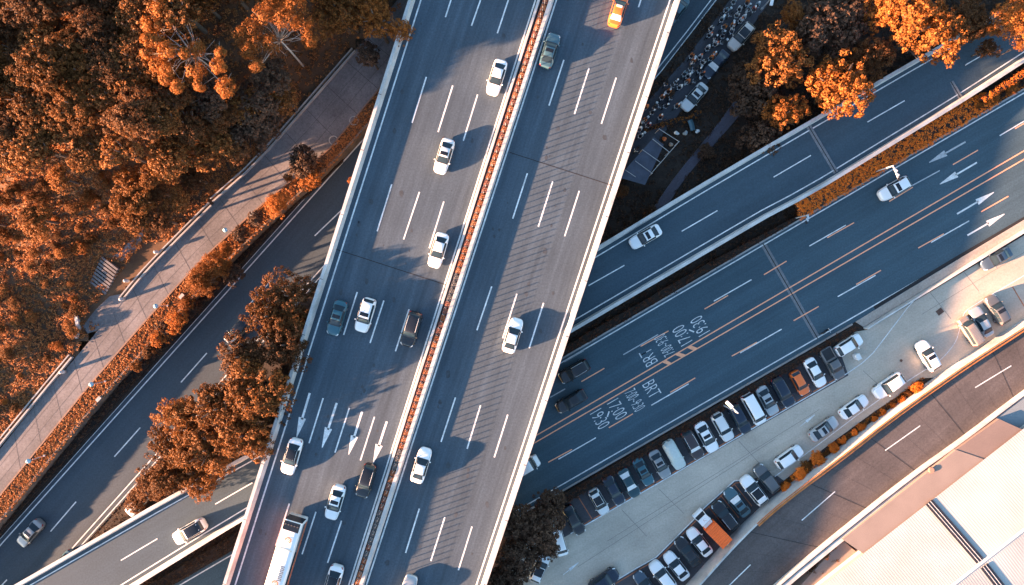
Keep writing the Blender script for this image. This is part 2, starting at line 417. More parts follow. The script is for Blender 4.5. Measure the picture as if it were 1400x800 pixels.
# piers
for (x, y) in ((585, 335), (655, 335), (505, 617), (560, 596), (725, 75), (790, 60), (400, 880), (520, 870)):
    mb = MB(); p = P(x, y, 0); mb.tube([p + Vector((0, 0, -.1)), p + Vector((0, 0, 5.6)), p + Vector((0, 0, ZD - 3.6))], [.9, .9, 1.5], 16)
    tag(build('bridge_pier', mb, M['concrete2']), 'round concrete pier under the elevated highway', 'pier', 'piers under the highway')

# ------------------------------------------------------------------ middle ramp
BU = [(-90, 863), (20, 800), (229, 680), (324, 629.5), (825, 332.5), (936, 265), (1040, 204), (1220, 99.6), (1400, -4), (1520, -73)]
BL = [(-20, 930), (187, 800), (332, 710.5), (784, 452), (1060, 290), (1101, 270), (1317, 138), (1400, 84), (1540, -6)]
def zb(x): return ZB - 4.0 * sstep(980, 1420, x)
def Pb(lst): return [P(x, y, zb(x)) for x, y in resample2(lst, 60)]
def resample2(lst, n):
    return [(p.x, p.y) for p in resample([(x, y, 0) for x, y in lst], n)]
ramp = slab('ramp', Pb(BU), Pb(BL), M['ramp'], 1.2, inset=1.2, n=40)
BUs, BLs = resample(Pb(BU), 40), resample(Pb(BL), 40)
wall_thing('concrete_parapet', 'pale concrete parapet of the middle ramp on the side of the dark yard', 'parapet', BUs, [(.05, -.7), (.05, .9), (-.40, .9), (-.46, .3), (-.58, -.05), (-.2, -.7)], M['concrete'])
wall_thing('concrete_parapet', 'pale concrete parapet of the middle ramp above the long hedge', 'parapet', BLs, [(-.05, -.7), (-.05, .9), (.42, .9), (.48, .3), (.60, -.05), (.2, -.7)], M['concrete'])
mb = MB()
mb.pstrip([a + (b - a).normalized() * 1.15 for a, b in zip(BUs, BLs)], .16, dz=.02); mb.pstrip([b + (a - b).normalized() * 1.20 for a, b in zip(BUs, BLs)], .16, dz=.02)
for d in ((804.6, 390.5, 853.6, 362.9), (931.9, 316.3, 980.8, 288), (1057.5, 242.3, 1108.5, 212.6), (1185.8, 167, 1236.8, 137.7), (1315, 91.8, 1362, 64.5), (165.4, 766.2, 215.3, 736.5), (294.3, 689.3, 345.2, 660), (38, 842, 88, 812)):
    mb.strip(P(d[0], d[1], zb(d[0])), P(d[2], d[3], zb(d[2])), .15, dz=.03)
build('lane_marking', mb, M['white'], ramp)
mb = MB(); md = MB()
for d in ((1105, 172, 1143, 236), (1300, 112, 1316, 139)):
    mb.strip(P(d[0], d[1], zb(d[0])), P(d[2], d[3], zb(d[2])), .75, dz=.03); md.strip(P(d[0], d[1], zb(d[0])), P(d[2], d[3], zb(d[2])), .12, dz=.04)
build('joint_patch', mb, M['jointgrey'], ramp); build('expansion_joint', md, M['joint'], ramp)
for (x, y) in ((905, 335), (1010, 270)):
    mb = MB(); p = P(x, y, 0); p.z = 0; mb.tube([p + Vector((0, 0, -.1)), p + Vector((0, 0, ZB - 1.2))], [.7, .7], 14)
    tag(build('bridge_pier', mb, M['concrete2']), 'short round concrete pier under the middle ramp', 'pier', 'piers under the middle ramp')

# ------------------------------------------------------------------ bus-lane street
uW = lambda x: 493 - .583 * (x - 772.6)
lW = lambda x: 702 - .575 * (x - 700)
xs = (-60, 1560)
brt = slab('street', [P(x, uW(x) - 5, 0) for x in xs], [P(x, lW(x) + 8, 0) for x in xs], M['brt'], .4, n=30)
mb = MB(); my = MB(); mf = MB(); ma = MB()
for f, o in ((uW, 0), (lW, 0)): mb.strip(P(xs[0], f(xs[0]), 0), P(xs[1], f(xs[1]), 0), .17)
y1f = lambda x: 416.4 - .5835 * (x - 1040); y2f = lambda x: 426.4 - .5795 * (x - 1040)
for f in (y1f, y2f): my.strip(P(100, f(100), 0), P(1540, f(1540), 0), .17)
WH = [(1106.5, 336.5, 1156.4, 308), (1273, 331.5, 1325, 302), (1145.3, 405.7, 1197, 376.4), (1012, 482.5, 1068.7, 450), (1247.4, 253.6, 1284.8, 233.3), (1366.7, 185.6, 1420, 154), (771.4, 495, 798, 479.5),
      (852.2, 485, 899.8, 457.4), (976, 411.8, 1027.4, 382.4), (752, 543.5, 772.7, 531.7), (890.4, 554.2, 941.5, 524.8), (763.4, 627.9, 814.7, 598.5), (640, 700, 690, 670)]
OR = [(1131, 325, 1167.6, 304.5), (1044.4, 375.7, 1075.4, 357), (1255.3, 339.2, 1290.4, 319.7), (1170.6, 388.9, 1204.4, 369.6), (1085, 438.5, 1119.3, 419), (1341.4, 289.6, 1378.5, 268.4), (1302.7, 225.2, 1337, 205.4),
      (1215.7, 275.5, 1248, 256), (1387.6, 176, 1424, 155), (875.7, 473.6, 914, 452.5), (963.2, 422.6, 995.3, 404), (794.7, 521.8, 826.3, 503.6), (916.4, 536.5, 950.5, 516.7), (1000.4, 487, 1034.8, 468),
      (832.4, 584.8, 865.3, 565.8), (749.6, 632, 782, 614.4)]
for d in WH: (mf if d[0] in (1247.4, 771.4, 852.2, 752) else mb).strip(P(d[0], d[1], 0), P(d[2], d[3], 0), .16)
for d in OR: my.strip(P(d[0], d[1], 0), P(d[2], d[3], 0), .16, dz=.016)
Zh = lambda x, y: (840 + x / 6.155, 420 + y / 6.155)
for q in (((398, 463), (437, 445), (490, 475), (462, 490)), ((500, 398), (535, 379), (606, 402), (568, 424)), ((605, 339), (642, 321), (706, 346), (668, 367))):
    my.face([P(*Zh(*p), .022) for p in q])
for t_, p_, w_ in (((1308.4, 292.6), (1358.7, 263), ma), ((1322.5, 321.9), (1373.3, 292.6), ma), ((1320, 194), (1270.2, 222.3), mf), ((1335.5, 222.3), (1284.8, 252), ma)): arrow(w_, t_, p_, 0, .24, .95, .42)
build('lane_marking', mb, M['white'], brt); build('centre_line', my, M['yellow'], brt); build('faded_marking', mf, M['faded'], brt); build('lane_arrow', ma, M['white'], brt)
mb = MB(); md = MB()
mb.strip(P(1043, 333, 0), P(1118, 463, 0), .85, dz=.007); md.strip(P(1043, 333, 0), P(1118, 463, 0), .14, dz=.013)
build('joint_patch', mb, M['jointgrey'], brt); build('expansion_joint', md, M['joint'], brt)
def text_mesh(body, cx, cy, wpx, hpx, xa, ya, z, m, parent, name='road_lettering', bold=.0):
    cu = bpy.data.curves.new(name, 'FONT'); cu.body = body; cu.align_x = 'CENTER'; cu.align_y = 'CENTER'; cu.offset = bold
    to = bpy.data.objects.new('tmp_text', cu); COL.objects.link(to)
    dg = bpy.context.evaluated_depsgraph_get(); me = bpy.data.meshes.new_from_object(to.evaluated_get(dg))
    bpy.data.objects.remove(to)
    co = np.zeros(len(me.vertices) * 3, np.float32); me.vertices.foreach_get('co', co); co = co.reshape(-1, 3)
    lo, hi = co.min(0), co.max(0); s = K * (H - z) / 1400
    co = (co - (lo + hi) / 2) / (hi - lo + 1e-9) * np.array([wpx * s, hpx * s, 0])
    c = P(cx, cy, z); X = Vector(xa).normalized(); Y = Vector(ya).normalized()
    w = np.array([[c.x + p[0] * X.x + p[1] * Y.x, c.y + p[0] * X.y + p[1] * Y.y, z] for p in co], np.float32)
    me.vertices.foreach_set('co', w.ravel()); me.materials.clear(); me.materials.append(m); me.update()
    return link(name, me, parent)
for body, cx, cy, w_, h_ in (('BRT', 891, 532, 22, 18), ('7:00~9:30', 868, 547, 30, 16.5), ('17:00', 844, 559.5, 26, 18), ('19:30', 820.3, 573, 25, 18)):
    text_mesh(body, cx, cy, w_, h_, (.5, -.866), (.866, .5), .018, M['white'], brt, bold=-.014)
for body, cx, cy, w_, h_ in (('BRT', 886.5, 488.5, 22, 18), ('7:00~9:30', 908.5, 472, 30, 16.5), ('17:00', 932.6, 458.5, 26, 18), ('19:30', 957, 445.6, 25, 18)):
    text_mesh(body, cx, cy, w_, h_, (-.5, .866), (-.866, -.5), .018, M['white'], brt, bold=-.014)
mb = MB(); mb.strip(P(830.3, 570, 0), P(832.8, 562.5, 0), .2, dz=.012); mb.strip(P(942, 451, 0), P(949, 454, 0), .2, dz=.012); build('road_lettering', mb, M['white'], brt)

# ------------------------------------------------------------------ lower left road, side street, scooter lane
dL = lambda x: 746 - 1.118 * x
dR = lambda x: 860.5 - 1.123 * x
xd = (-120, 640)
rd = slab('lower_road', [P(x, dL(x) - 9, 0) for x in xd], [P(x, dR(x) + 14, 0) for x in xd], M['road_d'], .4, n=20)
rd.location.z = -.02
mb = MB()
mb.strip(P(xd[0], dL(xd[0]), 0), P(xd[1], dL(xd[1]), 0), .17, dz=-.008); mb.strip(P(xd[0], dL(xd[0]) - 9, 0), P(xd[1], dL(xd[1]) - 9, 0), .07, dz=-.008)
mb.strip(P(xd[0], dR(xd[0]), 0), P(xd[1], dR(xd[1]), 0), .16, dz=-.008); mb.strip(P(xd[0], dR(xd[0]) + 10, 0), P(xd[1], dR(xd[1]) + 10, 0), .14, dz=-.008)
for d in ((69, 726.8, 104, 686), (156.3, 624.5, 191.7, 584.7), (247.4, 522.8, 282.8, 482.7), (336.8, 421, 372, 382), (430.3, 322.4, 467.4, 287), (-24, 828, 9.5, 792.6)): mb.strip(P(d[0], d[1], 0), P(d[2], d[3], 0), .17, dz=-.008)
mk = build('lane_marking', mb, M['white'], rd); mk.location.z = .02
se = slab('side_street', [P(760, 136, 0), P(835, 40, 0), P(910, -75, 0)], [P(846, 163, 0), P(902.5, 98, 0), P(985, -6, 0), P(1050, -88, 0)], M['road_d'], .4, n=14); se.location.z = -.01
mb = MB(); mb.pstrip(Pl([(846, 156), (899, 94), (940, 42), (972, 0), (1036, -80)], 0), .15); mb.pstrip(Pl([(850, 160), (905, 96), (947, 42), (979, 0), (1043, -80)], 0), .12)
build('lane_marking', mb, M['white'], se)
ln = slab('scooter_lane', smooth_line(Pl([(820, 212), (862, 165), (895, 128), (940, 78), (996, 3), (1040, -60)])), smooth_line(Pl([(868, 236), (909, 180), (935, 148), (975, 106), (1030, 34), (1090, -50)])), M['lane'], .3, n=24)
ln.location.z = .0
bp = slab('brick_path', smooth_line(Pl([(892, 286), (925, 238), (980, 172), (1010, 130)], .03)), smooth_line(Pl([(906, 292), (938, 240), (1000, 172), (1024, 140)], .03)), M['paver'], .2, n=16)

# ------------------------------------------------------------------ concrete path on its terrace
pth = slab('path', Pl(PATHL, ZP), Pl(PATHR, ZP), M['path'], 3.9, n=50)
GR = [(-140, 885), (0, 712), (130, 552), (190, 486), (252, 418), (300, 366), (378, 292), (452, 226), (530, 140), (606, 52), (760, -120)]
ter = slab('terrace', [p + Vector((0, 0, 0)) for p in Pl(PATHR, ZP - .01)], Pl(GR, ZP - .01), M['hillsoil'], 3.85, n=50)
mb = MB(); PLs, PRs = resample(Pl(PATHL, ZP), 60), resample(Pl(PATHR, ZP), 60)
for i in range(2, 58, 1):
    a, b = PLs[i], PRs[i]; 
    if i % 2 == 0: mb.strip(a, b, .07, dz=.008)
for fr in (.36, .68): mb.pstrip([a.lerp(b, fr) for a, b in zip(PLs, PRs)], .05, dz=.009)
build('slab_joint', mb, mat('slab_joint_grey', (.07, .065, .065), .9), pth)
GRs = smooth_line(Pl(GR, ZP), 1)
wall_thing('retaining_wall', 'low stone edged retaining wall between the dry verge and the lower road', 'wall', GRs, [(.14, -3.7), (.14, .12), (-.12, .12), (-.12, -3.7)], M['brownwall'])
wall_thing('edge_kerb', 'thin kerb between the concrete path and the dry verge', 'kerb', resample(Pl(PATHR, ZP), 40), [(.10, -.1), (.10, .14), (-.10, .14), (-.10, -.1)], mat('brown_kerb', (.22, .13, .09), .9, var=.3))
for seg, lb in (([(168, 411), (190, 384), (205, 367), (240, 331), (290, 281)], 'pale low double wall along the concrete path near the steps'), ([(292, 276), (352, 223), (420, 146), (486, 70)], 'pale low double wall along the shaded top of the concrete path'), ([(-100, 733), (0, 609), (60, 536), (100, 488)], 'low pale wall along the concrete path below the shrub slope')):
    q = smooth_line(Pl(seg, ZP), 1); mb = MB()
    mb.sweep(q, [(.10, -.1), (.10, .42), (-.12, .42), (-.12, -.1)]); mb.sweep(q, [(.62, -.1), (.62, .36), (.46, .36), (.46, -.1)])
    tag(build('low_wall', mb, M['concrete2']), lb, 'wall')
# steps and the pale paved apron beside the path
st = thing('steps', 'short flight of pale concrete steps down to the path', 'steps', (0, 0, 0))
a, b = P(152, 352, ZP), P(142, 396, ZP); w_ = P(174, 372, ZP) - a
for k in range(9):
    f = k / 8; c0 = P(157, 356, 0).lerp(P(139, 388, 0), f); hgt = ZP + .55 * (1 - f) + .10
    sb = MB(); sb.box((c0.x + 1.0, c0.y - .6, (hgt + ZP) / 2 - .1), (2.9, .30, hgt - ZP + .2), rz=math.radians(-38)); build('step', sb, M['path'], st)
ap = [(113, 446), (130, 424), (150, 405), (166, 402), (168, 412), (150, 436), (132, 452), (120, 456)]
sheet('paved_apron', Pl(ap, ZP + .03), M['path'])
sheet('footpath', [P(x, y, hill_h(x, y) + .12) for x, y in [(153, 352), (170, 338), (184, 321), (188, 308), (195, 306), (196, 326), (184, 344), (168, 358)]], M['path'])
wall_thing('curved_kerb', 'short curved white kerb beside the shrub slope', 'kerb', smooth_line(Pl([(104, 424), (108, 440), (109, 452), (105, 462)], ZP)), [(.22, -.1), (.22, .5), (-.22, .5), (-.22, -.1)], M['concrete'])

# ------------------------------------------------------------------ car park, pavement and curved ramp
lot = [(690, 850), (700, 770), (740, 715), (776, 688), (1170, 453.5), (1186, 451), (1400, 322), (1480, 272), (1480, 396), (1400, 446), (1310, 503), (1213, 571), (1092, 664), (1030, 722), (940, 812), (910, 850)]
LT = sheet('car_park', Pl(lot, .012), M['lot'])
wl = lambda x: 719.4 - .5775 * (x - 798); hl = lambda x: 687 - .5975 * (x - 776)
us = [(757, hl(757)), (1144, hl(1144)), (1160, wl(1160) + 3), (770, wl(770))]
sheet('parking_bays', Pl(us, .022), M['slot'])
LN = [(840, 795), (870, 776.8), (897, 761.8), (948, 710.8), (963, 694), (1003.9, 657.4), (1013.6, 656.3)]
ls = LN + [(1062, 650), (1078, 662), (1030, 712), (945, 797), (905, 842), (850, 842)]
sheet('parking_bays', Pl(ls, .022), M['slot'])
mb = MB(); mo = MB()
mb.strip(P(780, wl(780), 0), P(1142.5, wl(1142.5), 0), .16, dz=.034)
mb.pstrip(Pl(LN), .16, dz=.034)
mb.pstrip(smooth_line(Pl([(1059, 651.7), (1116, 610), (1189, 554.5), (1267, 504), (1286.6, 492), (1304.5, 471), (1310, 458.3), (1316, 430), (1326, 420), (1400, 377), (1460, 340)]), 1), .13, dz=.034)
mb.pstrip(smooth_line(Pl([(1150, 516), (1187.5, 490.4), (1211, 460), (1251.5, 406.4), (1275, 390)]), 1), .13, dz=.034)
for k in range(17):
    x = 801 + 21.45 * k - 12; y = wl(x)
    mo.strip(P(x - 1, y - 2.5, 0), P(x - 20.5, y - 34, 0), .12, dz=.035)
    mo.strip(P(x + 1, y - 3, 0), P(x + 19, y - 13.5, 0), .15, dz=.037)
ang_ = Vector((.63, .775))
for (x, y) in ((897, 764), (922, 739), (943, 719), (968, 692), (985, 677), (1003, 661), (1022, 659)):
    mo.strip(P(x, y, 0), P(x + 25, y + 31, 0), .12, dz=.035)
for (a, b) in zip(LN, LN[1:]): mo.strip(P(a[0] + 1.5, a[1] + 3, 0), P(b[0] + 1.5, b[1] + 3, 0), .13, dz=.036)
mo.strip(P(1384, 392, 0), P(1408, 432, 0), .14, dz=.035)
for t_, p_ in (((770, 786), (791, 769)), ((1094, 583), (1114, 567))):
    arrow(mb, t_, p_, .026, .10, .45, .55)
build('parking_line', mb, M['white'], LT); build('bay_line', mo, M['dullorange'], LT)
mb = MB()
for s in ((1270, 398, 1300, 436), (1318, 372, 1338, 398), (900, 668, 935, 702), (1010, 603, 1046, 642), (850, 697, 884, 733), (1180, 507, 1216, 540)): mb.strip(P(s[0], s[1], 0), P(s[2], s[3], 0), .06, dz=.02)
for a_, b_ in (((790, 775), (1060, 600)), ((830, 740), (1120, 560)), ((1260, 430), (1400, 345))): mb.strip(P(*a_, 0), P(*b_, 0), .05, dz=.02)
build('slab_joint', mb, mat('lot_joint', (.17, .16, .15), .9), LT)
# manholes
for (x, y), sz, lb in (((1285, 426), 1.0, 'square rusty drain cover set in the sunlit car park'), ((1232, 493), .42, 'small round dark manhole cover in the car park lane')):
    mb = MB(); c = P(x, y, .03)
    if sz > .5:
        mb.box(c, (sz, .8, .03), math.radians(38)); [mb.box(c + Vector((0, 0, .02)) + Vector((math.cos(.66), math.sin(.66), 0)) * (.3 * k), (.08, .7, .02), math.radians(38)) for k in (-1, 0, 1)]
    else: mb.tube([c, c + Vector((0, 0, .03))], sz / 2, 16); mb.box(c + Vector((0, 0, .035)), (.3, .05, .01)); 
    tag(build('drain_cover', mb, mat('rusty_cover', (.10, .055, .04), .8, var=.3)), lb, 'drain cover')
# pavement and white wall right of the street
pv = slab('pavement', Pl([(1170, 440), (1290, 367), (1400, 301), (1500, 242)], .13), Pl([(1181, 447), (1300, 374), (1400, 313), (1500, 252)], .13), M['pavement'], .3, n=20)
wq = resample(Pl([(1181, 449), (1300, 375.5), (1400, 314), (1500, 253)], 0), 14)
wall_thing('boundary_wall', 'white sunlit boundary wall between the street pavement and the car park', 'wall', wq, [(.14, -.1), (.12, 1.1), (-.12, 1.1), (-.14, -.1)], M['concrete'])
mb = MB(); mb.pstrip(Pl([(1195, 421), (1300, 357.5), (1400, 299), (1500, 240)], 0), .5, dz=.012); build('gutter', mb, M['joint'], brt)
# kerbs of the street
wall_thing('street_kerb', 'grey kerb between the street and the car park hedge', 'kerb', [P(690, lW(690) + 8.5, 0), P(1165, lW(1165) + 8.5, 0)], [(.12, -.1), (.12, .14), (-.12, .14), (-.12, -.1)], M['concrete2'])
wall_thing('street_kerb', 'dark kerb between the street and the long median hedge', 'kerb', [P(690, uW(690) - 5.5, 0), P(1480, uW(1480) - 5.5, 0)], [(.12, -.1), (.12, .14), (-.12, .14), (-.12, -.1)], M['concrete2'])
# curved ramp
def zi(x): return 2.3 - 0.8 * sstep(950, 1420, x)
IL = [(840, 920), (905, 850), (952.5, 799), (1005, 740), (1050, 696.5), (1094.8, 661.5), (1160, 612.7), (1213.5, 570), (1310, 501.7), (1375, 460), (1400, 443.7), (1500, 378)]
IR = [(960, 890), (1055, 800), (1141, 729), (1242.5, 648), (1310, 601), (1400, 531.7), (1500, 462)]
ILp = smooth_line([P(x, y, zi(x)) for x, y in IL], 2); IRp = smooth_line([P(x, y, zi(x)) for x, y in IR], 2)
cr = slab('curved_ramp', ILp, IRp, M['old'], 1.0, n=50)
ILs, IRs = resample(ILp, 50), resample(IRp, 50)
wall_thing('ramp_wall', 'tall white retaining wall of the curved ramp beside the parked cars', 'wall', ILs, [(.02, -2.5), (.02, .62), (-.26, .62), (-.30, .02), (-.28, -2.5)], M['concrete'])
wall_thing('ramp_parapet', 'wide white parapet of the curved ramp beside the warehouse roof', 'parapet', IRs, [(.0, -.1), (.05, .95), (-.22, .95), (-.24, .72), (-1.25, .72), (-1.25, -2.5), (-.9, -2.5)], M['concrete'])
wall_thing('hand_rail', 'dark rail along the wide white parapet of the curved ramp', 'railing', IRs, [(-.30, .73), (-.30, .86), (-.42, .86), (-.42, .73)], mat('brown_rail', (.07, .05, .045), .6))
k0 = min(range(50), key=lambda i: abs(PX(ILs[i])[0] - 1030))
gq = ILs[k0:]
gm = mat('orange_rail', (.50, .17, .04), .6, var=.3, scale=1.2, fine=.15)
mb = MB(); mb.sweep(gq, [(-.02, .64), (-.02, .86), (-.10, .86), (-.10, .64)]); mb.sweep(gq, [(-.42, .35), (-.42, .62), (-.62, .62), (-.62, .35)]); mb.sweep(gq, [(-.36, .30), (-.30, .62), (-.45, .62), (-.45, .30)])
tag(build('guard_rail', mb, gm), 'orange painted guard rail on top of the curved ramp wall', 'guard rail')
mb = MB(); mj = MB()
for d in ((1096, 711.5, 1141.5, 672), (1210, 616, 1258, 582), (1333, 530, 1382.5, 500), (985, 812, 1026, 772)): mb.strip(P(d[0], d[1], zi(d[0])), P(d[2], d[3], zi(d[2])), .15, dz=.03)
build('lane_marking', mb, M['white'], cr)
for i in range(3, 48, 2):
    if i % 6 == 3: mj.strip(ILs[i], IRs[i], .07, dz=.02)
    else: mj.strip(ILs[i], ILs[i].lerp(IRs[i], .97), .02, dz=.02)
build('slab_joint', mj, M['joint'], cr)

# ------------------------------------------------------------------ warehouse
ZT = 3.0
M['tan'] = mat('tan_roof', (.26, .205, .175), .9, var=.10, scale=.3, fine=.10)
M['tan2'] = mat('brown_roof', (.20, .15, .13), .9, var=.10, scale=.3, fine=.10)
M['corr'] = mat('white_roof_sheet', (.385, .395, .385), .6, var=.16, scale=.15, fine=.03)
M['wallw'] = mat('white_wall', (.62, .58, .52), .85, var=.1, scale=.5)
bl = thing('warehouse', 'large warehouse with white ribbed roof and flat tan front roof', 'warehouse', P(1300, 720, 0))
inv = bl.matrix_world
def bpart(name, mb, m, parent=None, smooth=False):
    o = build(name, mb, m, None, smooth); o.parent = parent or bl
    o.location = -Vector(bl.location) if parent is None else (0, 0, 0)
    return o
def prism(mb, pts, z0, m=0, z1=None):
    n = len(pts); lo = [Vector((p.x, p.y, z0)) for p in pts]; hi = [p.copy() for p in pts]
    mb.add(lo + hi, [tuple(range(n, 2 * n)), tuple(range(n - 1, -1, -1))] + [(i, (i + 1) % n, n + (i + 1) % n, n + i) for i in range(n)], m)
mb = MB(); prism(mb, Pl([(1151.7, 737.5), (1307, 615), (1345.5, 628), (1283, 678.5), (1180, 757)], ZT), -.1); bpart('flat_roof', mb, M['tan'])
mb = MB(); prism(mb, Pl([(1307.3, 614.8), (1366, 573), (1412, 594), (1345.8, 627.8)], ZT - .05), -.1); bpart('annex_roof', mb, M['tan2'])
mb = MB(); prism(mb, Pl([(1060, 838), (1152, 738), (1190, 772), (1120, 850)], ZT - 1.3), -.1); bpart('lower_roof', mb, M['tan'])
# ribbed roof: two slopes, ribs as geometry
e0, e1 = P(1179, 757, ZT), P(1411, 576, ZT); ed = (e1 - e0).normalized(); sd = Vector((ed.y, -ed.x, 0))
ridge_d = (P(1335, 763, 0) - P(1273, 688, 0)).length
L0, L1 = -14.0, (e1 - e0).length + 16
mb = MB(); vs = []; fs = []; step = .12; n = int((L1 - L0) / step)
for i in range(n + 1):
    o = .012 if i % 3 == 0 else 0.0
    for q, z in ((0, .15), (ridge_d * .98, 1.75), (ridge_d * 2.6, 1.2)):
        p = e0 + ed * (L0 + i * step) + sd * q; vs.append((p.x, p.y, ZT + z + o))
for i in range(n):
    for k in range(2): fs.append((i * 3 + k, i * 3 + 3 + k, i * 3 + 4 + k, i * 3 + 1 + k))
mb.add(vs, fs); corr = bpart('ribbed_roof', mb, M['corr'])
mb = MB()
c = e0 + ed * ((L0 + L1) / 2) + sd * (ridge_d * 1.3); 
q4 = [e0 + ed * L0 + sd * .1, e0 + ed * L1 + sd * .1, e0 + ed * L1 + sd * ridge_d * 2.55, e0 + ed * L0 + sd * ridge_d * 2.55]
prism(mb, [Vector((p.x, p.y, ZT - .6)) for p in q4], -.1); bpart('wall', mb, M['wallw'])
mb = MB(); mb.sweep([e0 + ed * L0 + sd * ridge_d * .98 + Vector((0, 0, 1.8)), e0 + ed * L1 + sd * ridge_d * .98 + Vector((0, 0, 1.8))], [(.28, -.06), (.05, .08), (-.05, .08), (-.28, -.06)]); bpart('ridge_cap', mb, mat('ridge_white', (.55, .54, .51), .6, var=.08))
mb = MB(); mg = MB()
def rq(px, py): return P(px, py, ZT + .9)
s0 = rq(1274, 688.5); s1 = rq(1400, 846)
t_ = (s1 - s0); tt = t_.normalized(); ridge_at = None
dist_r = (ridge_d * .98 - (s0 - e0).dot(sd)) / max(.01, tt.dot(sd))
for a_, b_ in ((0.0, dist_r - .45), (dist_r + .45, t_.length)):
    pa, pb_ = s0 + tt * a_, s0 + tt * b_
    def zz(p):
        q = (p - e0).dot(sd); return ZT + (.15 + 1.6 * q / (ridge_d * .98) if q < ridge_d * .98 else 1.75 - .55 * (q / (ridge_d * .98) - 1) / 1.653)
    pa.z, pb_.z = zz(pa) + .08, zz(pb_) + .08
    mb.sweep([pa, pb_], [(.62, 0), (.62, .08), (-.62, .08), (-.62, 0)])
    for o in (-.22, .22): mg.sweep([pa, pb_], [(o + .035, .08), (o + .035, .12), (o - .035, .12), (o - .035, .08)])
sk = bpart('roof_light', mb, mat('dark_rooflight', (.022, .024, .032), .45, var=.2)); 
gr = build('glazing_bar', mg, M['steel'], sk)
mb = MB(); pa, pb_ = P(1172, 800, ZT + .3), P(1192, 826, ZT + .3); mb.sweep([pa, pb_], [(.55, 0), (.55, .12), (-.55, .12), (-.55, 0)]); bpart('roof_light', mb, mat('dark_rooflight_small', (.025, .026, .034), .45))
mb = MB(); c = P(1273, 642.5, ZT); mb.tube([c, c + Vector((0, 0, .18))], .42, 18); mb.tube([c + Vector((0, 0, .18)), c + Vector((0, 0, .22))], .34, 18); bpart('roof_hatch', mb, mat('hatch', (.42, .22, .15), .7))
tag(build('shade_roof', (lambda m_: (prism(m_, Pl([(1362, 570), (1400, 545), (1470, 500), (1470, 560), (1415, 600)], 2.3), -.1), m_)[1])(MB()), mat('bluegrey_roof', (.20, .24, .26), .7, var=.1, scale=.4)), 'small blue grey flat roof at the end of the warehouse', 'roof')
# ------------------------------------------------------------------ vehicles
def pchip(pts, x):
    xs_ = np.array([p[0] for p in pts], float); ys_ = np.array([p[1] for p in pts], float)
    h = np.diff(xs_); d = np.diff(ys_) / h; m = np.zeros_like(xs_)
    for i in range(1, len(xs_) - 1):
        if d[i - 1] * d[i] > 0: m[i] = 2 * d[i - 1] * d[i] / (d[i - 1] + d[i])
    m[0], m[-1] = d[0], d[-1]
    i = np.clip(np.searchsorted(xs_, x) - 1, 0, len(h) - 1); t = (x - xs_[i]) / h[i]
    return (ys_[i] * (1 + 2 * t) * (1 - t) ** 2 + m[i] * h[i] * t * (1 - t) ** 2 + ys_[i + 1] * t * t * (3 - 2 * t) + m[i + 1] * h[i] * t * t * (t - 1))
PLAN = [(0, .46), (.012, .66), (.035, .80), (.08, .905), (.16, .97), (.28, 1), (.75, 1), (.88, .965), (.95, .88), (.985, .74), (1, .55)]
PLANB = [(0, .78), (.012, .88), (.04, .95), (.10, .985), (.2, 1), (.9, 1), (.96, .97), (.988, .92), (1, .84)]
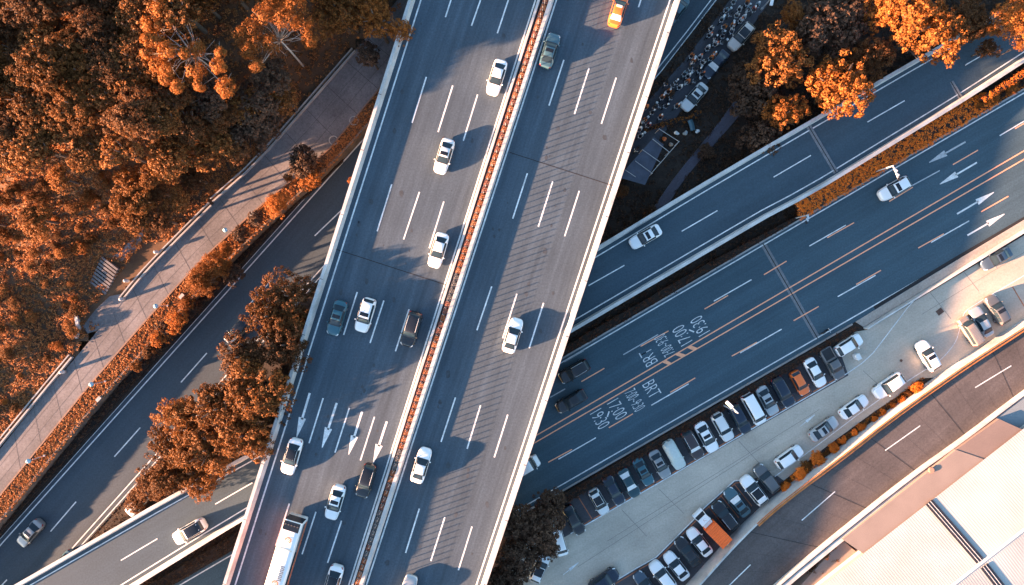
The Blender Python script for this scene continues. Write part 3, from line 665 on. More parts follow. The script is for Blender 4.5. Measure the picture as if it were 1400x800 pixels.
TYPES = {
 'sedan': dict(L=4.75, W=1.83, plan=PLAN, top=[(0, .55), (.015, .66), (.05, .77), (.14, .89), (.27, .99), (.29, 1.01), (.44, 1.38), (.50, 1.45), (.60, 1.46), (.70, 1.41), (.86, 1.12), (.89, 1.09), (.97, 1.05), (.99, .95), (1, .6)],
    belt=[(0, .5), (.02, .6), (.08, .74), (.28, .89), (.7, .95), (.96, .95), (.99, .82), (1, .55)], wt=[(0, .42), (.05, .72), (.16, .84), (.28, .84), (.44, .70), (.52, .67), (.64, .67), (.74, .68), (.88, .80), (.96, .76), (1, .5)],
    ws=(.30, .445), rw=(.725, .865), sw=((.325, .515), (.53, .73)), sun=(.50, .60), pano=(.475, .70), hl=(.012, .085), tl=(.955, .992)),
 'suv': dict(L=4.65, W=1.88, plan=PLAN, top=[(0, .62), (.015, .80), (.05, .94), (.14, 1.03), (.26, 1.11), (.28, 1.13), (.41, 1.55), (.47, 1.64), (.60, 1.68), (.78, 1.64), (.86, 1.58), (.90, 1.50), (.965, 1.14), (.985, 1.02), (1, .7)],
    belt=[(0, .55), (.02, .74), (.08, .88), (.28, 1.0), (.7, 1.07), (.95, 1.08), (.985, .95), (1, .65)], wt=[(0, .42), (.05, .74), (.16, .86), (.27, .86), (.42, .74), (.52, .72), (.75, .71), (.88, .70), (.97, .74), (1, .5)],
    ws=(.29, .415), rw=(.885, .955), sw=((.315, .48), (.495, .66), (.675, .83)), sun=(.47, .58), pano=(.44, .72), hl=(.012, .085), tl=(.95, .99)),
 'hatch': dict(L=4.1, W=1.74, plan=PLAN, top=[(0, .58), (.02, .74), (.06, .86), (.14, .94), (.24, 1.02), (.26, 1.05), (.41, 1.44), (.48, 1.51), (.62, 1.53), (.80, 1.48), (.87, 1.40), (.965, 1.08), (.985, .98), (1, .65)],
    belt=[(0, .5), (.02, .66), (.08, .8), (.28, .93), (.7, 1.0), (.95, 1.0), (.985, .9), (1, .6)], wt=[(0, .42), (.05, .72), (.16, .84), (.25, .85), (.41, .72), (.52, .70), (.75, .69), (.88, .70), (.97, .74), (1, .5)],
    ws=(.275, .41), rw=(.865, .955), sw=((.30, .49), (.505, .68), (.695, .82)), sun=(.47, .58), pano=(.44, .74), hl=(.015, .09), tl=(.95, .99)),
 'van': dict(L=5.0, W=1.82, plan=PLANB, top=[(0, .6), (.012, .85), (.04, 1.02), (.10, 1.14), (.13, 1.2), (.24, 1.78), (.30, 1.90), (.40, 1.94), (.90, 1.94), (.965, 1.88), (.985, 1.6), (1, 1.2)],
    belt=[(0, .55), (.02, .8), (.08, .95), (.2, 1.05), (.95, 1.1), (.985, 1.05), (1, .9)], wt=[(0, .6), (.05, .82), (.13, .88), (.26, .84), (.35, .83), (.9, .83), (.97, .82), (1, .7)],
    ws=(.135, .245), rw=(.972, .992), sw=((.17, .32), (.335, .60), (.615, .90)), sun=(.4, .5), pano=(.36, .7), hl=(.012, .07), tl=(.97, .995)),
 'pickup': dict(L=5.25, W=1.86, plan=PLAN, top=[(0, .62), (.015, .82), (.05, .96), (.13, 1.05), (.23, 1.12), (.25, 1.14), (.36, 1.60), (.41, 1.70), (.52, 1.72), (.585, 1.66), (.62, 1.10), (.64, 1.06), (.97, 1.05), (.99, .98), (1, .6)],
    belt=[(0, .55), (.02, .76), (.08, .9), (.25, 1.02), (.6, 1.06), (.64, 1.0), (.96, 1.0), (.99, .9), (1, .55)], wt=[(0, .42), (.05, .74), (.16, .86), (.24, .86), (.37, .74), (.45, .72), (.57, .74), (.63, .92), (.96, .92), (1, .6)],
    ws=(.26, .365), rw=(.59, .612), sw=((.285, .43), (.445, .57)), sun=(.42, .5), pano=(.42, .5), hl=(.012, .085), tl=(.97, .995)),
}
class Surf:
    def __init__(s, d): s.d = d
    def row(s, t):
        d = s.d; hw = d['W'] / 2 * pchip(d['plan'], np.array([t]))[0]; top = pchip(d['top'], np.array([t]))[0]
        belt = min(pchip(d['belt'], np.array([t]))[0], top - .02); wt = d['W'] / 2 * min(pchip(d['wt'], np.array([t]))[0], pchip(d['plan'], np.array([t]))[0] * .93)
        rise = max(0, top - .06 - belt); cr = .055 if top - belt > .15 else .035
        ze = max(belt + .005, top - cr)
        mid = min(.60, belt - .08)
        y4, y7 = hw * .965, min(wt, hw * .955)
        pts = [(hw * .90, .21), (hw * .985, .34), (hw, mid), (hw * .992, belt - .035), (y4, belt)]
        for f in (.10, .5, .90): pts.append((y4 + (y7 - y4) * f + .035 * rise * math.sin(math.pi * f), belt + (ze - belt) * f))
        pts += [(y7, ze), (y7 * .93, ze + (top - ze) * .42), (y7 * .6, ze + (top - ze) * .85), (0, top)]
        return pts            # 12 rows, index 0..11 (8 = roof edge, 11 = centre line)
    def pt(s, t, r, off=0.0, side=1):
        def raw(t, r):
            R_ = s.row(min(1, max(0, t))); r = min(11, max(0, r)); i = min(10, int(r)); f = r - i
            return np.array([s.d['L'] * (.5 - t), R_[i][0] * (1 - f) + R_[i + 1][0] * f, R_[i][1] * (1 - f) + R_[i + 1][1] * f])
        p = raw(t, r)
        if off:
            a = raw(t + .008, r) - raw(t - .008, r); b = raw(t, min(11, r + .15)) - raw(t, max(0, r - .15))
            n = np.cross(b, a); n /= (np.linalg.norm(n) + 1e-9)
            if n[1] < -1e-6 and abs(n[2]) < .3: n = -n
            if n[2] < -.2: n = -n
            if r >= 10.9: n[1] = 0; n /= np.linalg.norm(n)
            p = p + n * off
        return (p[0], p[1] * side, p[2])
    def patch(s, mb, t0, t1, r0, r1, off, both=True, nt_=8, nr=5, m=0, taper=0.0):
        """a skin lying off metres above the body between two stations and two rows"""
        rows = np.linspace(r0, r1, nr)
        for sd in ((1, -1) if both else (1,)):
            if r1 >= 10.99 and sd == -1: continue
            rr = list(rows) if r1 < 10.99 else list(rows) + list(rows[-2::-1])
            sg = [sd] * nr if r1 < 10.99 else [1] * nr + [-1] * (nr - 1)
            vs = []; fs = []; w = len(rr)
            for i in range(nt_ + 1):
                for r, q in zip(rr, sg):
                    tt = t0 + (t1 - t0) * i / nt_
                    tt += taper * (1 - (11 - r) / max(.01, 11 - r0)) * 0 
                    vs.append(s.pt(tt, r, off, q))
            for i in range(nt_):
                for k in range(w - 1): fs.append((i * w + k, i * w + k + 1, (i + 1) * w + k + 1, (i + 1) * w + k))
            mb.add(vs, fs, m)
CARS = {}
def wheel_mesh():
    mb = MB(); r, w = .325, .22; n = 18; prof = [(r * .55, -w / 2), (r * .92, -w / 2), (r, -w * .3), (r, w * .3), (r * .92, w / 2), (r * .55, w / 2)]
    vs = []; fs = []
    for k in range(n):
        a = 2 * math.pi * k / n
        for q, y in prof: vs.append((q * math.cos(a), y, q * math.sin(a)))
    for k in range(n):
        for j in range(5): fs.append((k * 6 + j, ((k + 1) % n) * 6 + j, ((k + 1) % n) * 6 + j + 1, k * 6 + j + 1))
    mb.add(vs, fs, 0)
    for y in (w / 2 - .02, -w / 2 + .02): mb.face([(r * .56 * math.cos(2 * math.pi * k / 16), y, r * .56 * math.sin(2 * math.pi * k / 16)) for k in range(16)], 1)
    return mb.mesh('wheel', [M['tyre'], M['rim']])
ME_WHEEL = wheel_mesh()
mb = MB(); mb.tube([(0, -.113, 0), (0, .113, 0)], .19, 14)
for k in range(5):
    a = k * 1.2566; mb.box((.10 * math.cos(a), 0, .10 * math.sin(a)), (.05, .235, .05))
ME_RIM = mb.mesh('rim', [M['rim']])
ME_MIRROR = {}
for sd in (1, -1):
    mb = MB(); mb.ball((0, 0, 0), .12, 8, 6, sq=(.75, 1.05, .7)); mb.box((.02, -.11 * sd, -.03), (.06, .14, .05)); ME_MIRROR[sd] = mb.mesh('mirror', [PAINTS['white']], True)
def car_meshes(kind):
    if kind in CARS: return CARS[kind]
    d = TYPES[kind]; S = Surf(d); C = dict(S=S)
    ts = sorted(set([0, .004, .012, .024, .04] + [round(x, 3) for x in np.linspace(.06, .94, 45)] + [.955, .968, .978, .988, .995, 1]))
    vs = []; fs = []; n = 23
    for t in ts:
        R_ = S.row(t); x = d['L'] * (.5 - t)
        vs += [(x, y, z) for y, z in R_] + [(x, -y, z) for y, z in R_[-2::-1]]
    for i in range(len(ts) - 1):
        for k in range(n - 1): fs.append((i * n + k, i * n + k + 1, (i + 1) * n + k + 1, (i + 1) * n + k))
        fs.append((i * n + n - 1, i * n, (i + 1) * n, (i + 1) * n + n - 1))
    fs += [tuple(range(n)), tuple((len(ts) - 1) * n + k for k in range(n - 1, -1, -1))]
    mb = MB(); mb.add(vs, fs, 0)
    # black trim: sills, glass surrounds, bonnet and boot shut lines, grille
    S.patch(mb, .10, .90, .05, 1.15, .006, m=1, nr=2)
    S.patch(mb, d['ws'][0] - .018, d['ws'][1] + .008, 8.0, 11, .004, m=1)
    S.patch(mb, d['rw'][0] - .008, d['rw'][1] + .006, 8.05, 11, .004, m=1)
    S.patch(mb, d['sw'][0][0] - .02, d['sw'][-1][1] + .015, 4.85, 7.5, .004, m=1, nt_=14)
    if kind != 'van':
        S.patch(mb, .07, d['ws'][0] - .02, 8.0, 8.35, .004, m=1, nr=2)
    C['body'] = mb.mesh('car_body', [PAINTS['white'], M['trim']], True)
    def pm(name, m, *args, **kw):
        q = MB()
        for a in args: S.patch(q, *a, **kw)
        return q.mesh(name, [m], True)
    C['windscreen'] = pm('windscreen', M['glass'], (d['ws'][0], d['ws'][1], 8.3, 11, .010))
    C['rear_window'] = pm('rear_window', M['glass'], (d['rw'][0], d['rw'][1], 8.4, 11, .010))
    C['sides'] = []
    for (a, b) in d['sw']:
        for sd in (1, -1):
            q = MB(); rows = np.linspace(5.05, 7.25, 4); v2 = []; f2 = []
            for i in range(7):
                for r in rows: v2.append(S.pt(a + (b - a) * i / 6, r, .009, sd))
            for i in range(6):
                for k in range(3): f2.append((i * 4 + k, i * 4 + k + 1, i * 4 + 5 + k, i * 4 + 4 + k))
            q.add(v2, f2); C['sides'].append(q.mesh('side_window', [M['glass']], True))
    for nm, rg, mm, r0, r1 in (('headlight', d['hl'], M['lamp'], 3.3, 8.6), ('tail_light', d['tl'], M['tail'], 3.0, 8.2)):
        for sd in (1, -1):
            q = MB(); rows = np.linspace(r0, r1, 5); v2 = []; f2 = []
            for i in range(5):
                for r in rows: v2.append(S.pt(rg[0] + (rg[1] - rg[0]) * i / 4, r, .007, sd))
            for i in range(4):
                for k in range(4): f2.append((i * 5 + k, i * 5 + k + 1, i * 5 + 6 + k, i * 5 + 5 + k))
            q.add(v2, f2); C[nm, sd] = q.mesh(nm, [mm], True)
    C['sun'] = pm('sunroof', M['roofglass'], (d['sun'][0], d['sun'][1], 9.25, 11, .010))
    C['pano'] = pm('sunroof', M['roofglass'], (d['pano'][0], d['pano'][1], 8.9, 11, .010))
    C['fullroof'] = pm('dark_roof', M['roofglass'], (d['pano'][0] - .02, d['rw'][0] - .005, 8.25, 11, .009))
    C['rails'] = []
    for sd in (1, -1):
        q = MB(); a, b = d['pano'][0] + .01, d['rw'][0] - .04
        pts = [Vector(S.pt(a + (b - a) * i / 6, 8.35, .05 if 0 < i < 6 else .0, sd)) for i in range(7)]
        q.tube(pts, .026, 6); C['rails'].append(q.mesh('roof_rail', [M['steel']]))
    CARS[kind] = C; return C
NCAR = 0
def car(kind, col, px, py, dx, dy, z, label, group, roof=None, rails=False, ws=None, rw=None, hood=None, cat='car', name=None, L=None, ribs=False, zc=1.3):
    """dx, dy: heading in the photo plane (y downwards)"""
    C = car_meshes(kind); d = TYPES[kind]
    p = P(px, py, z + zc * .75); p.z = z
    t = thing(name or {'sedan': 'sedan_car', 'suv': 'suv_car', 'hatch': 'hatchback_car', 'van': 'minivan', 'pickup': 'pickup_truck'}[kind], label, cat, p, math.atan2(-dy, dx), group)
    if L: t.scale = (L / d['L'],) * 3
    b = link('body', C['body'], t); set_mat(b, 0, PAINTS[col])
    o = link('windscreen', C['windscreen'], t); 
    if ws: set_mat(o, 0, ws)
    o = link('rear_window', C['rear_window'], t)
    if rw: set_mat(o, 0, rw)
    for me in C['sides']: link('side_window', me, t)
    for sd in (1, -1):
        link('headlight', C['headlight', sd], t); link('tail_light', C['tail_light', sd], t)
        q = C['S'].pt(d['ws'][0] + .03, 4.6, .05, sd); m_ = link('wing_mirror', ME_MIRROR[sd], t, (q[0], q[1] + sd * .10, q[2] + .08)); set_mat(m_, 0, PAINTS[col])
        for tt in (.19, .80): w_ = link('wheel', ME_WHEEL, t, (d['L'] * (.5 - tt), sd * (d['W'] / 2 - .115), .325)); link('rim', ME_RIM, w_)
    if roof == 'sun': link('sunroof', C['sun'], t)
    if roof == 'pano': link('sunroof', C['pano'], t)
    if roof == 'full': link('dark_roof', C['fullroof'], t)
    if rails: [link('roof_rail', me, t) for me in C['rails']]
    if ribs:
        mb = MB()
        for k in range(13):
            tt = .36 + k * .044; q = C['S'].pt(tt, 10.9, .02, 1); mb.box((q[0], 0, q[2]), (.09, d['W'] * .74, .05))
        build('roof_rib', mb, PAINTS['greysilver'], t)
    if kind == 'pickup':
        L_ = d['L']; mb = MB(); mb.box((L_ * (.5 - .80), 0, 1.055), (L_ * .30, 1.42, .03)); build('cargo_bed', mb, M['trim'], t)
        mb = MB()
        for sd in (1, -1): mb.box((L_ * (.5 - .805), sd * .78, 1.12), (L_ * .33, .12, .14), bev=.02)
        mb.box((L_ * (.5 - .965), 0, 1.12), (.09, 1.5, .14)); build('bed_rail', mb, PAINTS[col], t)
    return t
G1 = 'cars driving on the elevated highway'; dn = (-.29, .957); up = (.29, -.957)
car('sedan', 'white', 679, 105, *dn, ZD, 'plain white sedan near the median at the top of the highway', G1)
car('sedan', 'pearl', 607, 213, *dn, ZD, 'white sedan with small dark sunroof casting a long shadow to the median', G1, roof='sun')
car('sedan', 'white', 599, 342, *dn, ZD, 'white sedan with dark rear window just above the deck joint', G1)
car('sedan', 'teal', 460, 435, *dn, ZD, 'teal blue sedan in the shaded outer lane of the highway', G1, roof='sun', rw=M['glass'])
car('suv', 'white', 499, 431, *dn, ZD, 'white car with large sunroof beside the teal sedan', G1, roof='sun')
car('suv', 'black', 562, 450, *dn, ZD, 'black tall car in the shade on the inner lane', G1, rails=True, L=4.8)
car('sedan', 'white', 398, 625, *dn, ZD, 'white sedan with dark glass roof beside the lane arrows', G1, roof='full', L=4.9)
car('suv', 'black', 500, 658, *dn, ZD, 'black car with pale roof rails below the lane arrows', G1, rails=True, roof='full', L=4.6)
car('sedan', 'white', 457.5, 688, *dn, ZD, 'white sedan with sunroof driving behind the coach', G1, roof='sun')
car('sedan', 'white', 454, 799, *dn, ZD, 'white car with dark roof cut by the bottom edge of the photo', G1, roof='full', L=5.0)
car('sedan', 'petrol', 752, 68, *up, ZD, 'grey teal sedan with sunroof near the median heading up', G1, roof='sun')
car('sedan', 'white', 701, 459, *up, ZD, 'white sedan in the sun on the striped shadow lane', G1)
car('sedan', 'white', 575.5, 637, *up, ZD, 'white sedan alone in the lane beside the median heading up', G1)
car('sedan', 'silver', 556, 812, *up, ZD, 'pale car whose nose just enters the bottom edge', G1)
tx = car('sedan', 'orange', 846, 11, *up, ZD, 'orange taxi at the top edge of the highway', G1, name='taxi', cat='taxi', rw=M['shade'])
mb = MB(); mb.box((.05, 0, 1.53), (.28, .80, .14), bev=.03); build('roof_sign', mb, PAINTS['cream'], tx)
G2 = 'cars driving on the lower roads'; sw_ = (-.866, .5)
car('sedan', 'white', 883, 323.5, *sw_, ZB, 'white sedan with sunroof alone on the middle ramp right of the highway', G2, roof='sun')
car('suv', 'white', 258, 727.5, *sw_, ZB, 'white car with black glass roof on the lower left of the middle ramp', G2, roof='full', L=4.9)
car('suv', 'white', 1224, 257.5, *sw_, 0, 'white car under the camera pole on the bus lane street', G2, roof='sun', L=4.9)
car('suv', 'black', 785, 508, *sw_, 0, 'black car with pale roof rails leaving the shade of the highway', G2, rails=True, L=4.9)
car('sedan', 'black', 781, 549, *sw_, 0, 'glossy black sedan beside the orange centre lines', G2, L=4.9, rw=M['shade'] if False else None)
car('van', 'white', 716, 640, .866, -.5, 0, 'white van half hidden under the highway on the bus lane street', G2, cat='van')
car('sedan', 'greysilver', 39, 730, -.67, .74, 0, 'silver grey sedan with sunroof on the dark lower left road', G2, roof='sun')
car('suv', 'slate', 324, 453, -.67, .74, 0, 'dark blue car half hidden by the orange trees on the lower road', G2, roof='full')
car('sedan', 'petrol', 84, 772, -.67, .74, 0, 'teal car peeking out beside the parapet of the middle ramp', G2)
car('hatch', 'white', 186, 690, -.67, .74, 0, 'white car hidden under the orange trees by the lower road', G2)
car('sedan', 'petrol', 924, 15, -.62, .78, 0, 'pale teal car beside the highway parapet at the top edge', G2, L=5.0)
G3 = 'cars queueing in the scooter lane'; q_ = (-.66, .75)
car('sedan', 'pearl', 950, 132, *q_, 0, 'white sedan with dark sunroof at the lower end of the scooter lane', G3, roof='sun')
car('sedan', 'navy', 979, 87, *q_, 0, 'dark blue sedan between two pale cars in the scooter lane', G3, ws=M['shade'])
car('suv', 'cream', 1014, 49, *q_, 0, 'cream car with large dark sunroof among the scooters', G3, roof='pano')
G4 = 'cars parked in the upper row of the car park'; pk = (.49, .872)
UP = [('sedan', 'black', 785, 712, 'black sedan half under the dark tree at the end of the upper row', {}), ('hatch', 'pearl', 819, 686.5, 'pale grey hatchback with big dark sunroof beside the empty bay', dict(roof='pano')),
      ('sedan', 'navy', 839.5, 671, 'navy sedan with brown dashboard right of the pale hatchback', {}), ('sedan', 'darkteal', 860.5, 661, 'dark teal sedan with white sunshades in both windows', dict(ws=M['shade'], rw=M['shade'])),
      ('sedan', 'teal', 880, 645.5, 'teal sedan with sunroof in the upper row', dict(roof='sun', L=4.5)), ('sedan', 'greysilver', 902.5, 635, 'silver sedan with dark sunroof beside the covered car', dict(roof='sun', L=4.6)),
      ('suv', 'brown', 947, 608, 'dark brown car with white sunshade and roof rails', dict(ws=M['shade'], rails=True)), ('sedan', 'white', 966.5, 598, 'white sedan with small sunroof right of the brown car', dict(roof='sun', L=5.0)),
      ('suv', 'pearl', 988.5, 584, 'boxy white car left of the street lamp', dict(rails=True, L=4.6)), ('suv', 'navy', 1012, 573, 'blue black car under the white street lamp', dict(L=4.7)),
      ('van', 'white', 1031, 559.5, 'long white van in the upper parking row', dict(cat='van')), ('sedan', 'silver', 1050, 548, 'silver white sedan with small sunroof right of the white van', dict(roof='sun')),
      ('suv', 'navy', 1071, 536, 'long dark blue car left of the orange car', dict(L=4.9)), ('hatch', 'orange', 1094.5, 524, 'bright orange hatchback parked in the upper row', dict(L=3.9)),
      ('sedan', 'white', 1115.5, 509.5, 'white sedan between the orange car and the grey pickup', dict(L=4.7)), ('pickup', 'grey', 1139, 497, 'grey pickup truck with dark cargo bed towards the hedge', dict(cat='pickup'))]
for kd, cl, x, y, lb, kw in UP: car(kd, cl, x, y, *pk, .02, lb, G4, **kw)
car('hatch', 'white', 1161.5, 472, .85, -.53, .02, 'white hatchback at the end of the hedge parked along the kerb', G4, L=4.4)
G5 = 'cars parked in the lower row of the car park'; pl = (-.62, -.785)
LW = [('suv', 'white', 906.5, 788, 'white car at the lower left end of the lower row', dict(L=4.9)), ('sedan', 'white', 925.5, 775, 'white sedan between a white car and a black car in the lower row', dict(L=4.7)),
      ('sedan', 'black', 941, 755.5, 'black sedan between two white sedans in the lower row', dict(L=4.9)), ('sedan', 'white', 957, 742, 'white sedan parked left of the orange truck', dict(L=4.7)),
      ('suv', 'black', 992, 706, 'black car with roof rails right of the orange truck', dict(rails=True, L=4.9)), ('sedan', 'petrol', 1008.5, 687.5, 'teal grey sedan with white sunshade and sunroof', dict(roof='sun', ws=M['shade'], L=4.8)),
      ('suv', 'white', 1031.5, 671, 'white car with large black sunroof beside the grey car', dict(roof='pano', L=4.9)), ('suv', 'grey', 1049, 655, 'grey car at the upper right end of the lower row', dict(L=4.7)),
      ('sedan', 'slate', 884, 802, 'dark car cut by the bottom edge in the lower row', {})]
for kd, cl, x, y, lb, kw in LW: car(kd, cl, x, y, *pl, .02, lb, G5, **kw)
G6 = 'cars standing along the car park lane'
car('suv', 'navy', 826, 795, .83, -.56, .02, 'navy car at the bottom edge of the car park lane', G6, L=4.9)
car('suv', 'white', 738, 777, .40, -.917, .02, 'white car with black sunroof beside the dark tree', G6, roof='pano', L=4.6)
car('van', 'white', 765, 741, .28, .96, .02, 'white van half covered by the dark tree', G6, cat='van', L=4.5)
car('suv', 'white', 1080, 625.5, .82, -.57, .02, 'white car parked beside the round orange bush', G6, L=4.5)
car('sedan', 'silver', 1127.5, 587, .82, -.57, .02, 'silver sedan with sunroof along the lane line', G6, roof='sun')
car('sedan', 'white', 1169, 557, .82, -.57, .02, 'white sedan with pale windows right of the silver sedan', G6, L=4.7, rw=M['glass'])
car('suv', 'white', 1216.5, 527.5, -.82, .57, .02, 'white car facing the silver sedan along the lane', G6, L=5.0, roof=None)
car('suv', 'white', 1270, 487, -.50, -.866, .02, 'white car with sunroof standing alone in the sun', G6, roof='sun', L=4.8)
car('van', 'beige', 1328, 453, -.52, -.855, .02, 'beige brown van with ribbed roof', G6, cat='van', ribs=True, ws=M['glass'], L=4.4)
car('sedan', 'silver', 1343.5, 440.5, -.48, -.877, .02, 'silver sedan beside the ribbed beige van', G6)
car('suv', 'grey', 1365, 424, -.50, -.866, .02, 'dark grey car with sunroof right of the silver sedan', G6, roof='sun', L=4.7)
car('sedan', 'slate', 1364, 353.5, -.87, .5, .02, 'dark blue sedan in the shade of the white boundary wall', G6, roof='sun')
# covered car
cv = thing('covered_car', 'car under a pale green fitted cover in the upper row', 'car', P(922, 622, 1.0) - Vector((0, 0, .98)), math.atan2(-.872, .49), G4)
C = car_meshes('suv'); cm = mat('car_cover', (.50, .56, .53), .7, var=.08, scale=3)
mb = MB(); S = C['S']; d = TYPES['suv']; vs = []; fs = []; tsq = np.linspace(0, 1, 40)
for t_ in tsq:
    R_ = S.row(t_); x = d['L'] * (.5 - t_) * 1.02
    wv = .012 * math.sin(t_ * 40)
    q = [(R_[0][0] * 1.03, .16), (R_[2][0] * 1.03 + wv, .6), (R_[4][0] * 1.02 - wv, R_[4][1] + .02), (R_[6][0] + .03, R_[6][1] + .02), (R_[8][0] + .03, R_[8][1] + .03), (R_[10][0], R_[10][1] + .03), (0, R_[11][1] + .03)]
    vs += [(x, y, z) for y, z in q] + [(x, -y, z) for y, z in q[-2::-1]]
for i in range(39):
    for k in range(12): fs.append((i * 13 + k, i * 13 + k + 1, (i + 1) * 13 + k + 1, (i + 1) * 13 + k))
fs += [tuple(range(13)), tuple(39 * 13 + k for k in range(12, -1, -1))]
mb.add(vs, fs); build('fitted_cover', mb, cm, cv, True)
for sd in (1, -1):
    for tt in (.19, .80): link('wheel', ME_WHEEL, cv, (d['L'] * (.5 - tt), sd * (d['W'] / 2 - .1), .325))
    m_ = link('wing_mirror', ME_MIRROR[sd], cv, (d['L'] * .19, sd * 1.0, 1.1)); set_mat(m_, 0, cm)
# coach
bz = ZD; rear = P(400.5, 713.5, bz + 3.2); hd = Vector((-.29, -.957, 0)).normalized(); BLn = 12.0
bc = rear + hd * (BLn / 2); bc.z = bz
bus = thing('coach_bus', 'white coach with orange side stripe and grey roof lettering at the bottom of the highway', 'bus', bc, math.atan2(hd.y, hd.x))
def superbox(mb, L_, prof, m=0, bulge=.06, n=14):
    """prof: half section (y,z) bottom to roof centre; the ends are pulled in a little"""
    vs = []; fs = []; full = prof + [(-y, z) for y, z in prof[-2::-1]]; w = len(full)
    xs_ = [-.5, -.495, -.485, -.46] + list(np.linspace(-.4, .4, n)) + [.46, .485, .495, .5]
    for x in xs_:
        e = max(0, (abs(x) - .46) / .04); k = 1 - bulge * e * e
        for y, z in full: vs.append((x * L_, y * k, z if z < 1 else z - .10 * e * e))
    for i in range(len(xs_) - 1):
        for k in range(w - 1): fs.append((i * w + k, i * w + k + 1, (i + 1) * w + k + 1, (i + 1) * w + k))
        fs.append((i * w + w - 1, i * w, (i + 1) * w, (i + 1) * w + w - 1))
    fs += [tuple(range(w)), tuple((len(xs_) - 1) * w + k for k in range(w - 1, -1, -1))]
    mb.add(vs, fs, m)
mb = MB(); superbox(mb, BLn, [(1.20, .28), (1.25, .45), (1.26, 1.5), (1.24, 2.6), (1.17, 3.05), (1.02, 3.2), (.6, 3.27), (0, 3.3)])
build('body', mb, PAINTS['white'], bus, True)
for sd in (1, -1):
    mb = MB(); mb.face([(-BLn * .47, sd * 1.272, 1.55), (BLn * .44, sd * 1.272, 1.55), (BLn * .44, sd * 1.253, 2.55), (-BLn * .47, sd * 1.253, 2.55)]); build('side_window', mb, M['glass'], bus)
    mb = MB(); mb.face([(-BLn * .47, sd * 1.268, .62), (BLn * .46, sd * 1.268, .62), (BLn * .46, sd * 1.272, 1.45), (-BLn * .47, sd * 1.272, 1.45)]); build('side_stripe', mb, PAINTS['orange'], bus)
    mb = MB(); mb.ball((BLn * .5 + .15, sd * 1.38, 2.4), .16, 8, 6, sq=(.6, .6, 1.5)); build('wing_mirror', mb, M['trim'], bus)
    for x in (-3.4, -2.3, 3.6): w_ = link('wheel', ME_WHEEL, bus, (x, sd * 1.12, .47)); w_.scale = (1.45, 1.2, 1.45)
mb = MB(); mb.sweep([(-BLn * .5 - .02, 0, 0), (-BLn * .5 + .02, 0, 0)], [(1.16, 1.2), (1.16, 2.95), (-1.16, 2.95), (-1.16, 1.2)]); mb.box((-BLn * .5 + .62, 0, 3.30), (1.2, 2.15, .10), bev=.04); build('rear_window', mb, M['roofglass'], bus)
mb = MB(); [mb.box((-BLn * .5 + .45, -.8 + .4 * k, 3.37), (.16, .22, .04)) for k in range(5)]; build('vent_slot', mb, M['dark'], bus)
mb = MB(); mb.box((BLn * .5, 0, 1.85), (.04, 2.2, 1.5)); build('windscreen', mb, M['glass'], bus)
mb = MB(); mb.pstrip([(-2.2 - .25 * math.cos(k * .35 - 1.2), -1.0 + k * .28, 3.315 - .04 * abs(k - 3.5) / 3.5) for k in range(8)], .16); build('roof_emblem', mb, mat('emblem_bluegrey', (.22, .33, .36), .6), bus)
tm = mat('emblem_ochre', (.36, .20, .10), .6, var=.2); tg = mat('roof_letter_grey', (.13, .16, .17), .6)
mb = MB(); mb.pstrip([(-3.6 + .34 * math.cos(k * .5 + .6), .1 + .38 * math.sin(k * .5 + .6), 3.315) for k in range(10)], .15); mb.pstrip([(-3.6 + .16 * math.cos(k * .7), .1 + .17 * math.sin(k * .7), 3.317) for k in range(7)], .09)
mb.pstrip([(2.2 + .34 * math.cos(k * .5 + .6), .1 + .38 * math.sin(k * .5 + .6), 3.315) for k in range(10)], .15); mb.pstrip([(2.2 + .16 * math.cos(k * .7), .1 + .17 * math.sin(k * .7), 3.317) for k in range(7)], .09); build('roof_emblem', mb, tm, bus)
mb = MB()
for k in range(3): mb.pstrip([(.4 + .72 * k + .17 * math.cos(a_ * .6283), -.28 + .17 * math.sin(a_ * .6283), 3.312) for a_ in range(11)], .07)
for k in range(9):
    mb.box((-.15 + .23 * k, .45, 3.30), (.10, .52, .02)); mb.box((-.10 + .23 * k, .45 + (.22 if k % 2 else -.22), 3.301), (.2, .08, .022))
build('roof_lettering', mb, tg, bus)
# orange truck
td = Vector((-.70, .715, 0)).normalized(); tc_ = P(973, 721.5, 1.4); tc_.z = .02
tk = thing('box_truck', 'small truck with white cab and orange ribbed cargo box in the lower row', 'truck', tc_, math.atan2(td.y, td.x))
mb = MB(); mb.box((-.6, 0, .55), (4.6, .9, .22)); mb.box((-.75, 0, .72), (4.1, 1.86, .10)); build('chassis', mb, M['dark'], tk)
mb = MB(); vs = []
sec = [(2.95, .40, .80), (3.02, .75, .86), (2.95, 1.15, .88), (2.70, 1.30, .86), (2.28, 1.92, .78), (2.05, 2.0, .78), (1.30, 2.0, .80), (1.25, 1.9, .86), (1.25, .40, .88)]
mb.add([(x, w, z) for x, z, w in sec] + [(x, -w, z) for x, z, w in sec], [tuple(range(9)), tuple(range(17, 8, -1))] + [(i, 9 + i, 9 + (i + 1) % 9, (i + 1) % 9) for i in range(9)]); build('cab', mb, PAINTS['white'], tk)
mb = MB(); mb.face([(2.69, .76, 1.345), (2.69, -.76, 1.345), (2.315, -.70, 1.895), (2.315, .70, 1.895)]); build('windscreen', mb, M['glass'], tk)
